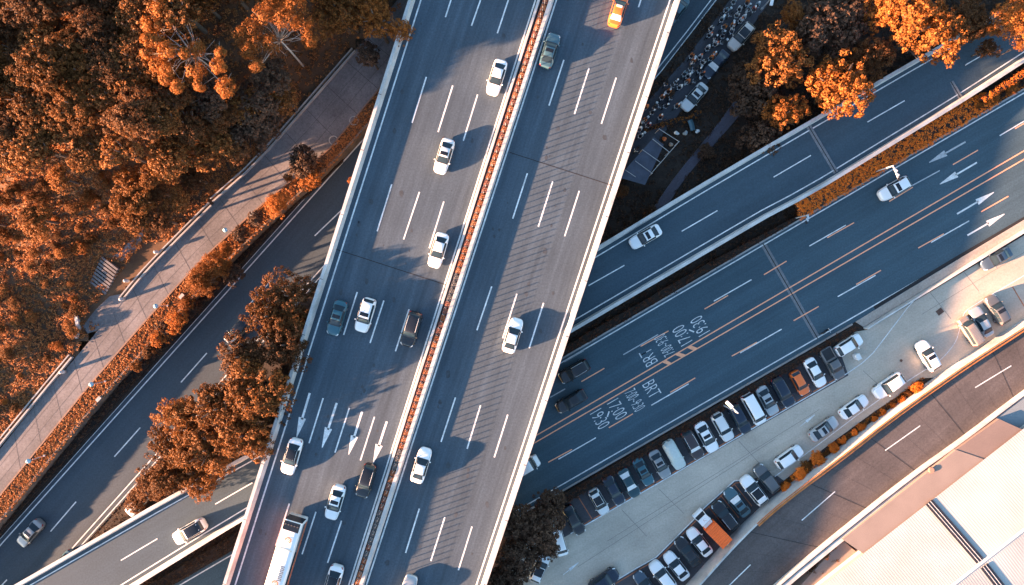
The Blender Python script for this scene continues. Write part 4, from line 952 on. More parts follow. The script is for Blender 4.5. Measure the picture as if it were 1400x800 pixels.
for sd in (1, -1):
    mb = MB(); mb.face([(2.5, sd * .885, 1.3), (1.5, sd * .90, 1.3), (1.5, sd * .83, 1.85), (2.25, sd * .81, 1.85)]); build('side_window', mb, M['glass'], tk)
    mb = MB(); mb.box((2.95, sd * .66, .86), (.12, .3, .18)); build('headlight', mb, M['lamp'], tk)
    mb = MB(); mb.ball((2.55, sd * 1.04, 1.6), .13, 8, 6, sq=(.5, .9, 1.2)); build('wing_mirror', mb, M['trim'], tk)
    for x in (2.1, -1.75): link('wheel', ME_WHEEL, tk, (x, sd * .78, .325))
mb = MB()
for k in range(4): mb.box((1.55 + .13 * k, -.25 + .16 * (k % 3), 2.006), (.09, .05, .012)); mb.box((1.62 + .11 * k, .12 - .14 * (k % 2), 2.006), (.05, .09, .012))
build('roof_lettering', mb, mat('red_letter', (.45, .12, .10), .6), tk)
cg = PAINTS['orange']; mb = MB(); vs = []; fs = []; X0, X1, n = .62, -2.75, 38
for i in range(n + 1):
    o = .07 if i % 4 in (1, 2) else 0.0; x = X0 + (X1 - X0) * i / n
    vs += [(x, .97 - .02 + o * .6, .78), (x, .97 - .02 + o * .6, 2.62 + o), (x, -.97 + .02 - o * .6, 2.62 + o), (x, -.97 + .02 - o * .6, .78)]
for i in range(n):
    for k in range(3): fs.append((i * 4 + k, i * 4 + k + 1, i * 4 + 5 + k, i * 4 + 4 + k))
fs += [(0, 1, 2, 3), (n * 4 + 3, n * 4 + 2, n * 4 + 1, n * 4)]
mb.add(vs, fs); build('cargo_box', mb, mat('orange_cargo', (.95, .155, .02), .5, var=.1, scale=.6), tk)
mb = MB(); mb.box((.95, 0, 1.35), (.5, 1.5, 1.0), bev=.05); build('cab_deflector', mb, PAINTS['pearl'], tk)
# ------------------------------------------------------------------ scooters and riders
def skin_figure(joints, edges, name):
    me = bpy.data.meshes.new(name); me.from_pydata([j[:3] for j in joints], edges, [])
    o = bpy.data.objects.new(name, me); COL.objects.link(o)
    sk = o.modifiers.new('s', 'SKIN'); sub = o.modifiers.new('d', 'SUBSURF'); sub.levels = 1; sub.render_levels = 1
    for i, j in enumerate(joints): me.skin_vertices[0].data[i].radius = (j[3], j[3])
    me.skin_vertices[0].data[0].use_root = True
    dg = bpy.context.evaluated_depsgraph_get(); out = bpy.data.meshes.new_from_object(o.evaluated_get(dg))
    bpy.data.objects.remove(o); return out
J = [(-.05, 0, .80, .15), (0, 0, 1.02, .145), (.04, 0, 1.22, .155), (.06, 0, 1.36, .07), (.10, 0, 1.50, .10), (.11, 0, 1.60, .085)]
E = [(0, 1), (1, 2), (2, 3), (3, 4), (4, 5)]
for sd in (1, -1):
    i = len(J); J += [(.05, .19 * sd, 1.28, .065), (.22, .27 * sd, 1.10, .05), (.44, .25 * sd, 1.02, .035), (.50, .24 * sd, 1.01, .036)]; E += [(2, i), (i, i + 1), (i + 1, i + 2), (i + 2, i + 3)]
    i = len(J); J += [(.0, .11 * sd, .78, .095), (.38, .15 * sd, .76, .068), (.34, .15 * sd, .40, .048), (.36, .15 * sd, .33, .042), (.46, .15 * sd, .315, .036)]; E += [(0, i), (i, i + 1), (i + 1, i + 2), (i + 2, i + 3), (i + 3, i + 4)]
ME_RIDER = skin_figure(J, E, 'rider_body')
skinm = mat('skin', (.36, .20, .13), .6); trous = mat('dark_trousers', (.02, .022, .03), .8)
SHIRTS = dict(white=mat('shirt_white', (.70, .71, .70), .8), orange=mat('shirt_orange', (.62, .20, .05), .8), dark=mat('shirt_dark', (.03, .035, .045), .8), blue=mat('shirt_pale_blue', (.30, .42, .48), .8), red=mat('shirt_red', (.40, .07, .05), .8))
for q in (SHIRTS['white'], trous, skinm): ME_RIDER.materials.append(q)
for f in ME_RIDER.polygons:
    c = f.center; f.use_smooth = True
    f.material_index = 2 if (c.z > 1.40 or (c.x > .36 and .95 < c.z < 1.12)) else (0 if c.z > .84 and not (c.x > .22 and c.z < .9) else 1)
mb = MB(); mb.ball((.10, 0, 1.585), .135, 12, 8, sq=(1.08, 1, .95)); mb.box((.235, 0, 1.575), (.10, .18, .02)); ME_HELMET = mb.mesh('helmet', [SHIRTS['white']], True)
SCO = {}
mb = MB(); mb.tube([(-.62, 0, .58), (-.30, 0, .60), (.02, 0, .55), (.06, 0, .34)], [.10, .16, .15, .10], 8); mb.box((.25, 0, .31), (.50, .30, .07), bev=.02); mb.tube([(.46, 0, .34), (.54, 0, .62), (.52, 0, .92)], [.15, .16, .09], 8); SCO['body'] = mb.mesh('scooter_body', [PAINTS['black']], True)
mb = MB(); mb.tube([(-.58, 0, .735), (-.30, 0, .745), (-.02, 0, .72)], [.09, .13, .10], 8); SCO['seat'] = mb.mesh('seat', [M['trim']], True)
mb = MB(); mb.tube([(.42, -.34, 1.0), (.50, -.15, 1.0), (.50, .15, 1.0), (.42, .34, 1.0)], .022, 6); mb.tube([(.52, -.15, 1.0), (.40, -.30, 1.14)], .012, 5); mb.tube([(.52, .15, 1.0), (.40, .30, 1.14)], .012, 5); mb.ball((.40, -.31, 1.16), .05, 6, 4); mb.ball((.40, .31, 1.16), .05, 6, 4); SCO['handlebar'] = mb.mesh('handlebar', [M['steel']])
mb = MB(); mb.ball((.58, 0, .88), .08, 8, 6); SCO['headlight'] = mb.mesh('headlight', [M['lamp']], True)
mb = MB(); mb.box((-.70, 0, .80), (.30, .34, .28), bev=.03); SCO['box'] = mb.mesh('carrier_box', [PAINTS['pearl']])
def scooter(px, py, ang, col, label, shirt=None, helm='white', box=False, z=0.02, seat_label=None):
    p = P(px, py, .7); p.z = z
    t = thing('motor_scooter', label, 'scooter', p, ang, 'scooters in the shaded lane')
    b = link('body', SCO['body'], t); set_mat(b, 0, PAINTS[col]); link('seat', SCO['seat'], t); link('handlebar', SCO['handlebar'], t); link('headlight', SCO['headlight'], t)
    for x in (-.55, .66): w = link('wheel', ME_WHEEL, t, (x, 0, .23)); w.scale = (.70, .45, .70)
    if box: link('carrier_box', SCO['box'], t)
    if shirt:
        r = tag(link('person', ME_RIDER, None, Vector((p.x, p.y, z)) + Vector((-.20 * math.cos(ang), -.20 * math.sin(ang), .015)), ang), 'person in a %s shirt and %s helmet riding a scooter in the shaded lane' % ({'blue': 'pale blue'}.get(shirt, shirt), {'black': 'dark'}.get(helm, helm)), 'person', 'scooter riders in the shaded lane')
        set_mat(r, 0, SHIRTS[shirt]); h = link('helmet', ME_HELMET, r); set_mat(h, 0, PAINTS[helm])
Z1 = lambda x, y: (840 + x / 6.155, y / 6.155); Z2 = lambda x, y: (830 + x / 6.155, 110 + y / 6.155)
SC1 = [(1000, 15, 'blue', 'white'), (1113, 25, 'orange', 'orange'), (1050, 75, 'white', 'black'), (1125, 75, 'blue', 'black'), (1200, 45, 'blue', 'white'), (1170, 80, 'red', 'white'), (945, 90, 'blue', 'black'), (980, 118, None, None), (1030, 130, 'white', 'black'),
       (903, 165, 'blue', 'white'), (1060, 175, 'white', 'orange'), (1085, 150, 'white', 'white'), (990, 215, 'orange', 'white'), (925, 230, 'orange', 'black'), (815, 243, 'white', 'black'), (985, 260, 'white', 'black'), (930, 275, None, None), (803, 298, 'white', 'orange'), (910, 300, 'dark', 'black'),
       (850, 320, 'dark', 'white'), (853, 375, 'white', 'orange'), (915, 355, None, None), (783, 405, 'white', 'white'), (838, 460, 'orange', 'white'), (812, 490, 'orange', 'orange'), (650, 470, 'orange', 'black'), (720, 480, 'white', 'orange'), (662, 515, 'orange', 'white'), (747, 528, 'white', 'black'),
       (680, 580, 'dark', 'black'), (715, 590, 'dark', 'white'), (640, 570, None, None), (590, 620, 'blue', 'black'), (622, 640, 'white', 'white'), (740, 625, 'dark', 'orange'), (615, 690, 'orange', 'orange'), (685, 680, None, None), (520, 690, 'dark', 'white'), (552, 735, 'white', 'white'), (495, 715, None, None), (440, 700, 'dark', 'black'), (458, 770, 'orange', 'white')]
SC2 = [(465, 140, 'orange', 'white'), (545, 140, None, None), (330, 225, 'orange', 'orange'), (400, 225, 'dark', 'black'), (455, 210, None, None), (500, 215, 'dark', 'white'), (590, 215, 'orange', 'white'), (385, 265, 'dark', 'white'), (450, 305, 'orange', 'white'), (315, 335, 'orange', 'black'), (350, 375, 'red', 'white'), (275, 410, 'white', 'white'), (285, 465, 'blue', 'white'), (255, 575, None, None)]
scol = ['black', 'navy', 'pearl', 'darkteal', 'grey', 'black', 'slate', 'brown']
CN = dict(black='black', navy='navy blue', pearl='pearl white', darkteal='dark teal', grey='grey', slate='slate blue', brown='brown')
for i, (zf, (x, y, sh, hm)) in enumerate([(Z1, q) for q in SC1] + [(Z2, q) for q in SC2]):
    c = scol[(i * 5 + 3) % 8] if sh else 'grey'; bx = i % 3 == 0
    a = math.radians(228) + rnd.uniform(-.35, .35)
    px_, py_ = zf(x, y)
    scooter(px_, py_, a, c, ('%s scooter%s under a rider in the shaded lane' % (CN[c], ' with a rear carrier box' if bx else '')) if sh else ('grey scooter%s standing without a rider in the shaded lane' % (' with a rear carrier box' if bx else '')), sh, hm or 'white', bx)
# one scooter at the kerb of the street
p = P(1128, 453.5, .5); p.z = .01
t = thing('motor_scooter', 'small dark scooter standing at the kerb where the street joint ends', 'scooter', p, math.radians(30))
link('body', SCO['body'], t); link('seat', SCO['seat'], t); link('handlebar', SCO['handlebar'], t); link('headlight', SCO['headlight'], t)
for x in (-.55, .66): w = link('wheel', ME_WHEEL, t, (x, 0, .23)); w.scale = (.70, .45, .70)
# ------------------------------------------------------------------ vegetation
def leaf_quads(pos, nrm, size, rng, jitter=.55):
    """one small pointed leaf face per position"""
    n = len(pos)
    nn = nrm + rng.normal(0, jitter, (n, 3)); nn /= np.linalg.norm(nn, axis=1, keepdims=True) + 1e-9
    r = rng.normal(0, 1, (n, 3)); t = np.cross(nn, r); t /= np.linalg.norm(t, axis=1, keepdims=True) + 1e-9
    b = np.cross(nn, t); s = (size * rng.uniform(.65, 1.35, (n, 1)))
    v = np.stack([pos - t * s, pos - b * s * .55 + t * s * .1, pos + t * s, pos + b * s * .55 + t * s * .1], 1)
    return v.reshape(-1, 3)
def quads_mesh(name, v, m):
    n = len(v) // 4; me = bpy.data.meshes.new(name)
    me.vertices.add(len(v)); me.vertices.foreach_set('co', v.astype(np.float32).ravel())
    me.loops.add(n * 4); me.loops.foreach_set('vertex_index', np.arange(n * 4, dtype=np.int32))
    me.polygons.add(n); me.polygons.foreach_set('loop_start', np.arange(0, n * 4, 4, dtype=np.int32))
    me.update(calc_edges=True); me.materials.append(m); return me
def unit(rng, n):
    d = rng.normal(0, 1, (n, 3)); return d / np.linalg.norm(d, axis=1, keepdims=True)
def crown_mesh(name, seed, m, nlobe=8, nclump=190, cr=.42, nleaf=34, leaf=.15, rz=.75, spread=.62, fill=.25):
    """unit crown: radius about 1 m * 3.5, lobed and gappy, made of leaf clumps; origin at crown centre"""
    rng = np.random.default_rng(seed); Rr = 3.5
    lob = unit(rng, nlobe) * rng.uniform(.25, spread, (nlobe, 1)) * Rr; lob[:, 2] = lob[:, 2] * rz * .8
    lr = rng.uniform(.34, .56, nlobe) * Rr
    k = rng.integers(0, nlobe, nclump); d = unit(rng, nclump); d[:, 2] = np.where(rng.random(nclump) < .72, np.abs(d[:, 2]), d[:, 2])
    rad = np.where(rng.random(nclump) < fill, rng.uniform(.4, .9, nclump), rng.uniform(.88, 1.08, nclump))
    c = lob[k] + d * (lr[k] * rad)[:, None] * np.array([1, 1, rz])
    cs = cr * rng.uniform(.6, 1.35, nclump)
    ci = np.repeat(np.arange(nclump), nleaf); dd = unit(rng, nclump * nleaf)
    pos = c[ci] + dd * (cs[ci] * rng.uniform(.55, 1.0, len(ci)) )[:, None]
    return quads_mesh(name, leaf_quads(pos, dd * .8 + d[ci] * .5 + np.array([0, 0, .25]), leaf, rng), m)
def trunk_mesh(name, seed, m, h=1.0, spreadr=1.9, nl=6, rad=.22):
    """trunk from 0 to 0 minus h below the crown centre with limbs reaching into the crown (crown units)"""
    r = random.Random(seed); mb = MB()
    mb.tube([(0, 0, -4.4), (r.uniform(-.1, .1), r.uniform(-.1, .1), -2.2), (r.uniform(-.2, .2), r.uniform(-.2, .2), -.2), (0, 0, 1.0)], [rad * 1.35, rad, rad * .75, rad * .25], 8)
    for k in range(nl):
        a = 2 * math.pi * k / nl + r.uniform(-.4, .4); z0 = r.uniform(-2.2, -.4); R_ = spreadr * r.uniform(.7, 1.2)
        p1 = Vector((math.cos(a) * R_ * .45, math.sin(a) * R_ * .45, z0 + .7)); p2 = Vector((math.cos(a + .2) * R_, math.sin(a + .2) * R_, z0 + 1.6))
        mb.tube([(0, 0, z0), p1, p2], [rad * .5, rad * .33, rad * .12], 6)
        for q in (-.5, .5): mb.tube([p1, p1 + Vector((math.cos(a + q) * R_ * .5, math.sin(a + q) * R_ * .5, .9))], [rad * .22, rad * .07], 5)
    return mb.mesh(name, [m], True)
TRUNKS = [trunk_mesh('trunk', 40 + k, M['bark']) for k in range(3)]
CR = {}
for k in range(4): CR['orange', k] = crown_mesh('crown_orange', 100 + k, LEAF['orange'], nlobe=10, nclump=330, cr=.34, nleaf=42, leaf=.105, fill=.2)
for k in range(3): CR['puff', k] = crown_mesh('crown_puff', 130 + k, LEAF['bright'], nlobe=9, nclump=330, cr=.30, nleaf=40, leaf=.10, fill=.1)
for k in range(4): CR['hill', k] = crown_mesh('crown_hill', 160 + k, LEAF['hill'], nlobe=9, nclump=480, cr=.25, nleaf=20, leaf=.115, rz=.6, fill=.3)
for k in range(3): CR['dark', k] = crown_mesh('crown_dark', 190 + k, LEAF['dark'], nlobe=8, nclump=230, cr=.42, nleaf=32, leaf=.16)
for k in range(3): CR['brown', k] = crown_mesh('crown_brown', 210 + k, LEAF['brown'], nlobe=9, nclump=330, cr=.34, nleaf=40, leaf=.105, fill=.2)
for k in range(3): CR['gold', k] = crown_mesh('crown_gold', 250 + k, LEAF['gold'], nlobe=9, nclump=200, cr=.5, nleaf=44, leaf=.14)
for k in range(3): CR['dense', k] = crown_mesh('crown_dense', 230 + k, LEAF['bright'], nlobe=12, nclump=300, cr=.50, nleaf=60, leaf=.085, fill=.05, spread=.55)
NT = 0
def ground_z(x, y):
    d = path_dist(x, y)
    return hill_h(x, y) if d > 0 else 0.0
def tree(kind, px, py, rpx, zc, label, group=None, base=None, cat='tree', squash=1.0, name=None):
    """crown centre seen at (px, py), crown radius rpx photo pixels, crown centre at height zc above its ground"""
    global NT
    NT += 1
    g = ground_z(px, py) if base is None else base
    p = P(px, py, g + zc); s = rpx * K * (H - g - zc) / 1400 / 3.5
    t = thing(name or {'orange': 'orange_tree', 'puff': 'clumpy_tree', 'hill': 'hillside_tree', 'dark': 'dark_tree', 'brown': 'brown_tree', 'dense': 'leafy_tree'}[kind], label, cat, (p.x, p.y, g), (NT * 2.39) % 6.28, group)
    nv = 4 if kind in ('orange', 'hill') else 3
    c = link('crown', CR[kind, NT % nv], t, (0, 0, zc)); c.scale = (s, s, s * squash)
    q = link('trunk', TRUNKS[NT % 3], t, (0, 0, zc)); q.scale = (s, s, (zc + .15) / 4.4)
    return t
def bush(kind, px, py, rpx, label, group=None, base=None, squash=.8, name='bush', lift=.55):
    g = ground_z(px, py) if base is None else base
    global NT
    NT += 1
    s = rpx * K * (H - g) / 1400 / 3.5; zc = 3.5 * s * lift; p = P(px, py, g + zc)
    t = thing(name, label, 'bush', (p.x, p.y, g), (NT * 2.39) % 6.28, group)
    c = link('crown', CR[kind, NT % (4 if kind in ('orange', 'hill') else 3)], t, (0, 0, zc)); c.scale = (s, s, s * squash)
    q = link('stem', TRUNKS[NT % 3], t, (0, 0, zc)); q.scale = (s, s, (zc + .1) / 4.4)
    return t
def scatter_mesh(name, pts, m, clumps_r=.3, nleaf=14, leaf=.11, seed=1, zs=.8):
    rng = np.random.default_rng(seed); c = np.array(pts, float); n = len(c); ci = np.repeat(np.arange(n), nleaf); dd = unit(rng, n * nleaf); dd[:, 2] = np.abs(dd[:, 2])
    cs = clumps_r * rng.uniform(.5, 1.5, n)
    pos = c[ci] + dd * (cs[ci] * rng.uniform(.4, 1, len(ci)))[:, None] * np.array([1, 1, zs])
    return quads_mesh(name, leaf_quads(pos, dd + np.array([0, 0, .3]), leaf, rng), m)
def hedge(name, label, poly_a, poly_b, z0, hgt, m, dens=5.0, seed=3, cr=.26, nleaf=16, leaf=.085, core=None, cat='hedge', rough=.12, za=None):
    """clipped or loose hedge filling the strip between two ground lines"""
    r = random.Random(seed); A = resample(Pl(poly_a, z0) if za is None else [P(x, y, za(x)) for x, y in poly_a], 40); B = resample(Pl(poly_b, z0), 40); pts = []
    for i in range(39):
        ar = ((A[i + 1] - A[i]).length) * ((B[i] - A[i]).length)
        q = ar * dens; q = int(q) + (r.random() < q % 1)
        for _ in range(q):
            u, v = r.random(), r.random(); p = A[i].lerp(A[i + 1], u).lerp(B[i].lerp(B[i + 1], u), v)
            e = min(v, 1 - v) * 2; top = hgt * (.72 + .28 * min(1, e * 2.2)) + r.uniform(-rough, rough)
            pts.append((p.x, p.y, p.z + (top if r.random() < .72 else r.uniform(.15, 1) * top)))
    o = link(name, scatter_mesh(name, pts, m, cr, nleaf, leaf, seed)); tag(o, label, cat)
    if core:
        mb = MB(); vs = []
        for a, b in zip(A, B):
            d_ = (b - a) * .12; vs += [a + d_, a + d_ + Vector((0, 0, hgt * .75)), b - d_ + Vector((0, 0, hgt * .75)), b - d_]
        mb.add(vs, [(i * 4 + k, i * 4 + k + 1, i * 4 + 5 + k, i * 4 + 4 + k) for i in range(39) for k in range(3)]); build('twig_core', mb, core, o)
    return o
core = mat('hedge_core', (.022, .014, .010), .95)
# clump beside the highway
GL = 'orange trees between the lower road and the highway'
for i, (x, y, r, z, k) in enumerate([(398, 404, 36, 10.6, 'brown'), (372, 432, 40, 11.6, 'orange'), (333, 486, 38, 11.8, 'brown'), (393, 470, 36, 11.4, 'brown'), (350, 528, 46, 12.6, 'orange'), (304, 556, 42, 11.6, 'orange'), (250, 566, 36, 9.8, 'orange'),
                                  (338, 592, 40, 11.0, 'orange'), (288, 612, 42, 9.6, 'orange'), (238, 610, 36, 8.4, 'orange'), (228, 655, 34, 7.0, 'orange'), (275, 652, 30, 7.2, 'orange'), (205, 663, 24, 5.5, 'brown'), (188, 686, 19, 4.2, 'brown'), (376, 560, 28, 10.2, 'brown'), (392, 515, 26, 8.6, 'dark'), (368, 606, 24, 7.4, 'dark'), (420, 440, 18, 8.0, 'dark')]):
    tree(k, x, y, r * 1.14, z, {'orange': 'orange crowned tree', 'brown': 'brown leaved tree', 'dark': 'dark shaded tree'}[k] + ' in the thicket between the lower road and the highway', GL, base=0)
# row along the terrace wall
GV = 'small trees along the retaining wall'
for x, y, r, z, k in ((414, 226, 30, 4.6, 'dark'), (424, 246, 20, 4.2, 'puff'), (394, 243, 8, 3.0, 'dense'), (379, 280, 21, 4.0, 'dense'), (310, 339, 12, 3.4, 'dense'), (297, 362, 24, 4.4, 'dense'), (276, 385, 25, 4.6, 'dense'), (330, 322, 14, 3.0, 'dark'), (350, 300, 14, 3.0, 'dark'), (186, 500, 10, 2.4, 'orange'), (228, 452, 16, 2.8, 'dark'), (255, 414, 14, 3.2, 'puff'), (240, 440, 20, 3.6, 'puff'), (218, 462, 16, 3.4, 'puff'), (206, 480, 12, 3.0, 'orange'), (316, 372, 20, 3.0, 'dark'), (262, 420, 16, 2.4, 'dark'), (480, 248, 7, 5.0, 'puff')):
    tree(k, x, y, r, z, {'dark': 'dark shaded tree on the bank below the concrete path', 'puff': 'clumpy orange tree on the bank below the concrete path', 'dense': 'round bright orange tree along the terrace wall of the concrete path', 'orange': 'small loose orange tree on the bank below the concrete path'}[k], GV, base=1.2)
# bank vegetation in the dark gap
foot = lambda x: 1 + 400 + (np.interp(x, [700 + (q[0] - 700) * .976 for q in GR], [q[1] for q in GR]) - 400) * .976
for i, (xa, xb) in enumerate(((-60, 95), (95, 215), (215, 330), (330, 470))):
    xs3 = np.linspace(xa, xb, 5)
    hedge('bank_hedge', ['low dark hedge at the foot of the retaining wall by the bottom left road', 'low dark hedge below the clumpy trees of the bank', 'low dark hedge under the pair of round orange trees', 'low dark hedge below the shaded top of the terrace'][i], [(x, foot(x)) for x in xs3], [(x, max(foot(x) + 4, dL(x) - 15)) for x in xs3], 0, .7, LEAF['dark'], 5.0, seed=20 + i, core=core)
# hillside wood
rg = random.Random(5); placed = []
def inside(x, y): return path_dist(x, y) > 24
HB = [(246, 70), (395, 45), (250, 100), (420, 100)]
for y in range(-60, 310, 33):
    for x in range(-40, 600, 36):
        X, Y = x + rg.uniform(-11, 11) + (18 if (y // 33) % 2 else 0), y + rg.uniform(-9, 9)
        d = path_dist(X, Y)
        if d < (22 if Y > 60 else 30) or Y > 305: continue
        if Y > 225 and X < 170 - (Y - 225) * .3 and rg.random() < .75: continue
        if 235 < X < 345 and 20 < Y < 115: continue
        if 400 < X < 480 and 95 < Y < 160 or 318 < X < 436 and 0 < Y < 92: continue
        if X > eL(Y) - 34: continue
        r = rg.uniform(25, 46) * (1 if Y < 230 else .8)
        z = rg.uniform(5.0, 7.6) * (1 if Y < 230 else .65)
        if X > 330 and Y < 90: k = 'puff' if rg.random() < .6 else 'orange'
        else: k = rg.choice(('hill', 'hill', 'hill', 'hill', 'brown', 'orange')) if X < 230 else rg.choice(('hill', 'hill', 'brown', 'brown', 'dark'))  # darker leaf kinds paint shade into the slope turned from the sun
        tree(k, X, Y, r, z, {'hill': 'fine leaved tree in the wood on the upper left hillside', 'orange': 'broad orange tree in the wood on the upper left hillside', 'puff': 'bright clumpy orange tree at the top edge of the hillside wood', 'brown': 'brown shaded tree in the wood on the upper left hillside', 'dark': 'dark grey brown tree on the shaded side of the hillside wood'}[k], 'trees of the hillside wood')
for x, y, r, z in ((512, 22, 34, 9.5), (548, 40, 22, 9.0), (470, 10, 30, 8.5), (505, 75, 20, 6.0)):
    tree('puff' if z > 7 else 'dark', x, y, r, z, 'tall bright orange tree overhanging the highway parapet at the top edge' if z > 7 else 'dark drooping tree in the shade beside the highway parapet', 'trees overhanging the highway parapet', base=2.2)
# sparse trees with bare limbs
def sparse_tree(px, py, zc, g, puffs, label, lead):
    base = P(*lead, g + zc - 3.0); s = K * (H - g - zc) / 1400
    t = thing('sparse_tree', label, 'tree', (base.x, base.y, g))
    rng = np.random.default_rng(int(px)); cs = []; mb = MB()
    mb.tube([(0, 0, -.2), (.1, 0, zc * .5), (0, .1, zc - 2.2)], [.15, .11, .08], 8)
    for (x, y, r) in puffs:
        p = P(x, y, g + zc + rng.uniform(-.6, .6)) - Vector((base.x, base.y, g)); cs.append((p, r * 1.2 * s))
        e = p - Vector((0, 0, r * s * .5)); m1 = Vector((e.x * .45 + rng.uniform(-.3, .3), e.y * .45 + rng.uniform(-.3, .3), zc - 1.2))
        mb.tube([(0, 0, zc - 2.6), m1, e], [.07, .05, .025], 6)
        for _ in range(3):
            q = m1.lerp(e, rng.uniform(.3, .9)); mb.tube([q, q + Vector((rng.uniform(-1.6, 1.6), rng.uniform(-1.6, 1.6), rng.uniform(.1, .9)))], [.035, .012], 4)
    for _ in range(16):
        a = rng.uniform(0, 6.28); R_ = rng.uniform(1.8, 4.0); m1 = Vector((math.cos(a) * R_ * .5, math.sin(a) * R_ * .5, zc - 1.0)); mb.tube([(0, 0, zc - 2.4), m1, (math.cos(a + .3) * R_, math.sin(a + .3) * R_, zc + .2)], [.045, .03, .010], 5)
    build('limbs', mb, M['pale_bark'], t, True)
    pos = []; nr = []
    for p, r in cs:
        n = 18; sub = unit(rng, n); sub[:, 2] = np.abs(sub[:, 2]) * .8
        for q in sub:
            c = np.array(p) + q * r * .72; d = unit(rng, 75); pos.append(c + d * r * .40 * rng.uniform(.7, 1, (75, 1))); nr.append(d * .8 + q * .5)
    v = leaf_quads(np.concatenate(pos), np.concatenate(nr), .095, rng, .35)
    link('crown', quads_mesh('crown_sparse', v, LEAF['bright']), t)
g_ = hill_h(265, 70)
sparse_tree(265, 70, 9.0, g_, [(220, 13, 11), (208, 33, 12), (203, 55, 9), (216, 60, 10), (230, 70, 11), (202, 73, 8), (218, 88, 11), (230, 96, 9), (244, 119, 9), (228, 108, 9), (252, 73, 7), (270, 67, 10), (268, 95, 13), (274, 115, 9), (300, 90, 10), (310, 120, 13), (302, 72, 7), (232, 30, 7)], 'sparse tree with orange puffs of leaves and pale bare limbs on the hillside', (268, 78))
sparse_tree(385, 45, 11.5, hill_h(385, 45), [(330, 50, 12), (345, 42, 14), (352, 60, 13), (340, 70, 10), (362, 22, 14), (378, 14, 16), (392, 28, 15), (405, 12, 14), (372, 60, 12), (415, 35, 13), (352, 92, 9), (424, 55, 10)], 'sparse tree with large orange leaf puffs left of the overhanging trees', (385, 58))
# shrub slope at lower left
GS = 'bushes on the sunlit shrub slope'
for i in range(150):
    X, Y = rg.uniform(-30, 215), rg.uniform(225, 640); d = path_dist(X, Y)
    if d < 16 or (X > 105 and 300 < Y < 460 and d < 75): continue
    if any((X - a) ** 2 + (Y - b) ** 2 < 150 for a, b in placed): continue
    placed.append((X, Y)); k = rg.choice(('hill', 'hill', 'orange', 'dense', 'puff'))
    if k == 'dense' and rg.random() < .5: k = 'hill'
    bush(k, X, Y, rg.uniform(5, 14), {'hill': 'fine leaved bush', 'orange': 'loose orange bush', 'dense': 'round bright orange bush', 'puff': 'clumpy bright orange bush'}[k] + ' on the sunlit shrub slope left of the path', GS, squash=.9)
pts = []
for i in range(34000):
    X, Y = rg.uniform(-60, 480), rg.uniform(-60, 800); d = path_dist(X, Y)
    if d < 5 or (X > 108 and 330 < Y < 440 and d < 26): continue
    if Y < 200 and rg.random() < .55: continue
    p = P(X, Y, hill_h(X, Y)); pts.append((p.x, p.y, p.z + .1))
stuff(link('undergrowth', scatter_mesh('undergrowth', pts, LEAF['grass'], .36, 14, .11, 8)))
pts = []
GRr = resample(Pl(GR, ZP), 60)
for i in range(9000):
    t_ = rg.random(); k = int(t_ * 58); f = t_ * 58 - k
    a = PRs[k].lerp(PRs[k + 1], f); px_, py_ = PX(a); p = a.lerp(GRr[k].lerp(GRr[k + 1], f), rg.uniform(.08, 1.12))
    if rg.random() < sstep(280, 380, px_) * .45: continue
    pts.append((p.x, p.y, ZP + .02))
stuff(link('verge_grass', scatter_mesh('verge_grass', pts, LEAF['grass'], .20, 10, .10, 9)))
# yard and verges at upper right
def poly_in(x, y, pl):
    c = False
    for (x0_, y0_), (x1_, y1_) in zip(pl, pl[1:] + pl[:1]):
        if (y0_ > y) != (y1_ > y) and x < (x1_ - x0_) * (y - y0_) / (y1_ - y0_) + x0_: c = not c
    return c
pts = []; lane_poly = [(820, 212), (862, 165), (895, 128), (940, 78), (996, 3), (1040, -60), (1090, -50), (1030, 34), (975, 106), (935, 148), (909, 180), (868, 236)]
brk = [(892, 286), (925, 238), (980, 172), (1010, 130), (1024, 140), (1000, 172), (938, 240), (906, 292)]
side_poly = [(760, 136), (835, 40), (910, -75), (1050, -88), (985, -6), (905, 100), (850, 170)]
for i in range(15000):
    X, Y = rg.uniform(815, 1440), rg.uniform(-60, 330)
    yl = 332.5 - .593 * (X - 825)
    if Y > yl + 18 or poly_in(X, Y, lane_poly) or poly_in(X, Y, side_poly) or (poly_in(X, Y, brk) and rg.random() < .93) or (858 < X < 932 and 185 < Y < 262 and rg.random() < .8): continue
    p = P(X, Y, 0); pts.append((p.x, p.y, .0))
stuff(link('ground_cover', scatter_mesh('ground_cover', pts, LEAF['dark'], .38, 9, .12, 10)))
pts = []
for i in range(3000):
    X = rg.uniform(150, 1480); yb = 452 - .585 * (X - 784)
    Y = rg.uniform(yb - 12, uW(X) - 7); p = P(X, Y, 0); pts.append((p.x, p.y, 0))
stuff(link('ground_cover', scatter_mesh('ground_cover_median', pts, LEAF['dark'], .35, 9, .12, 12)))
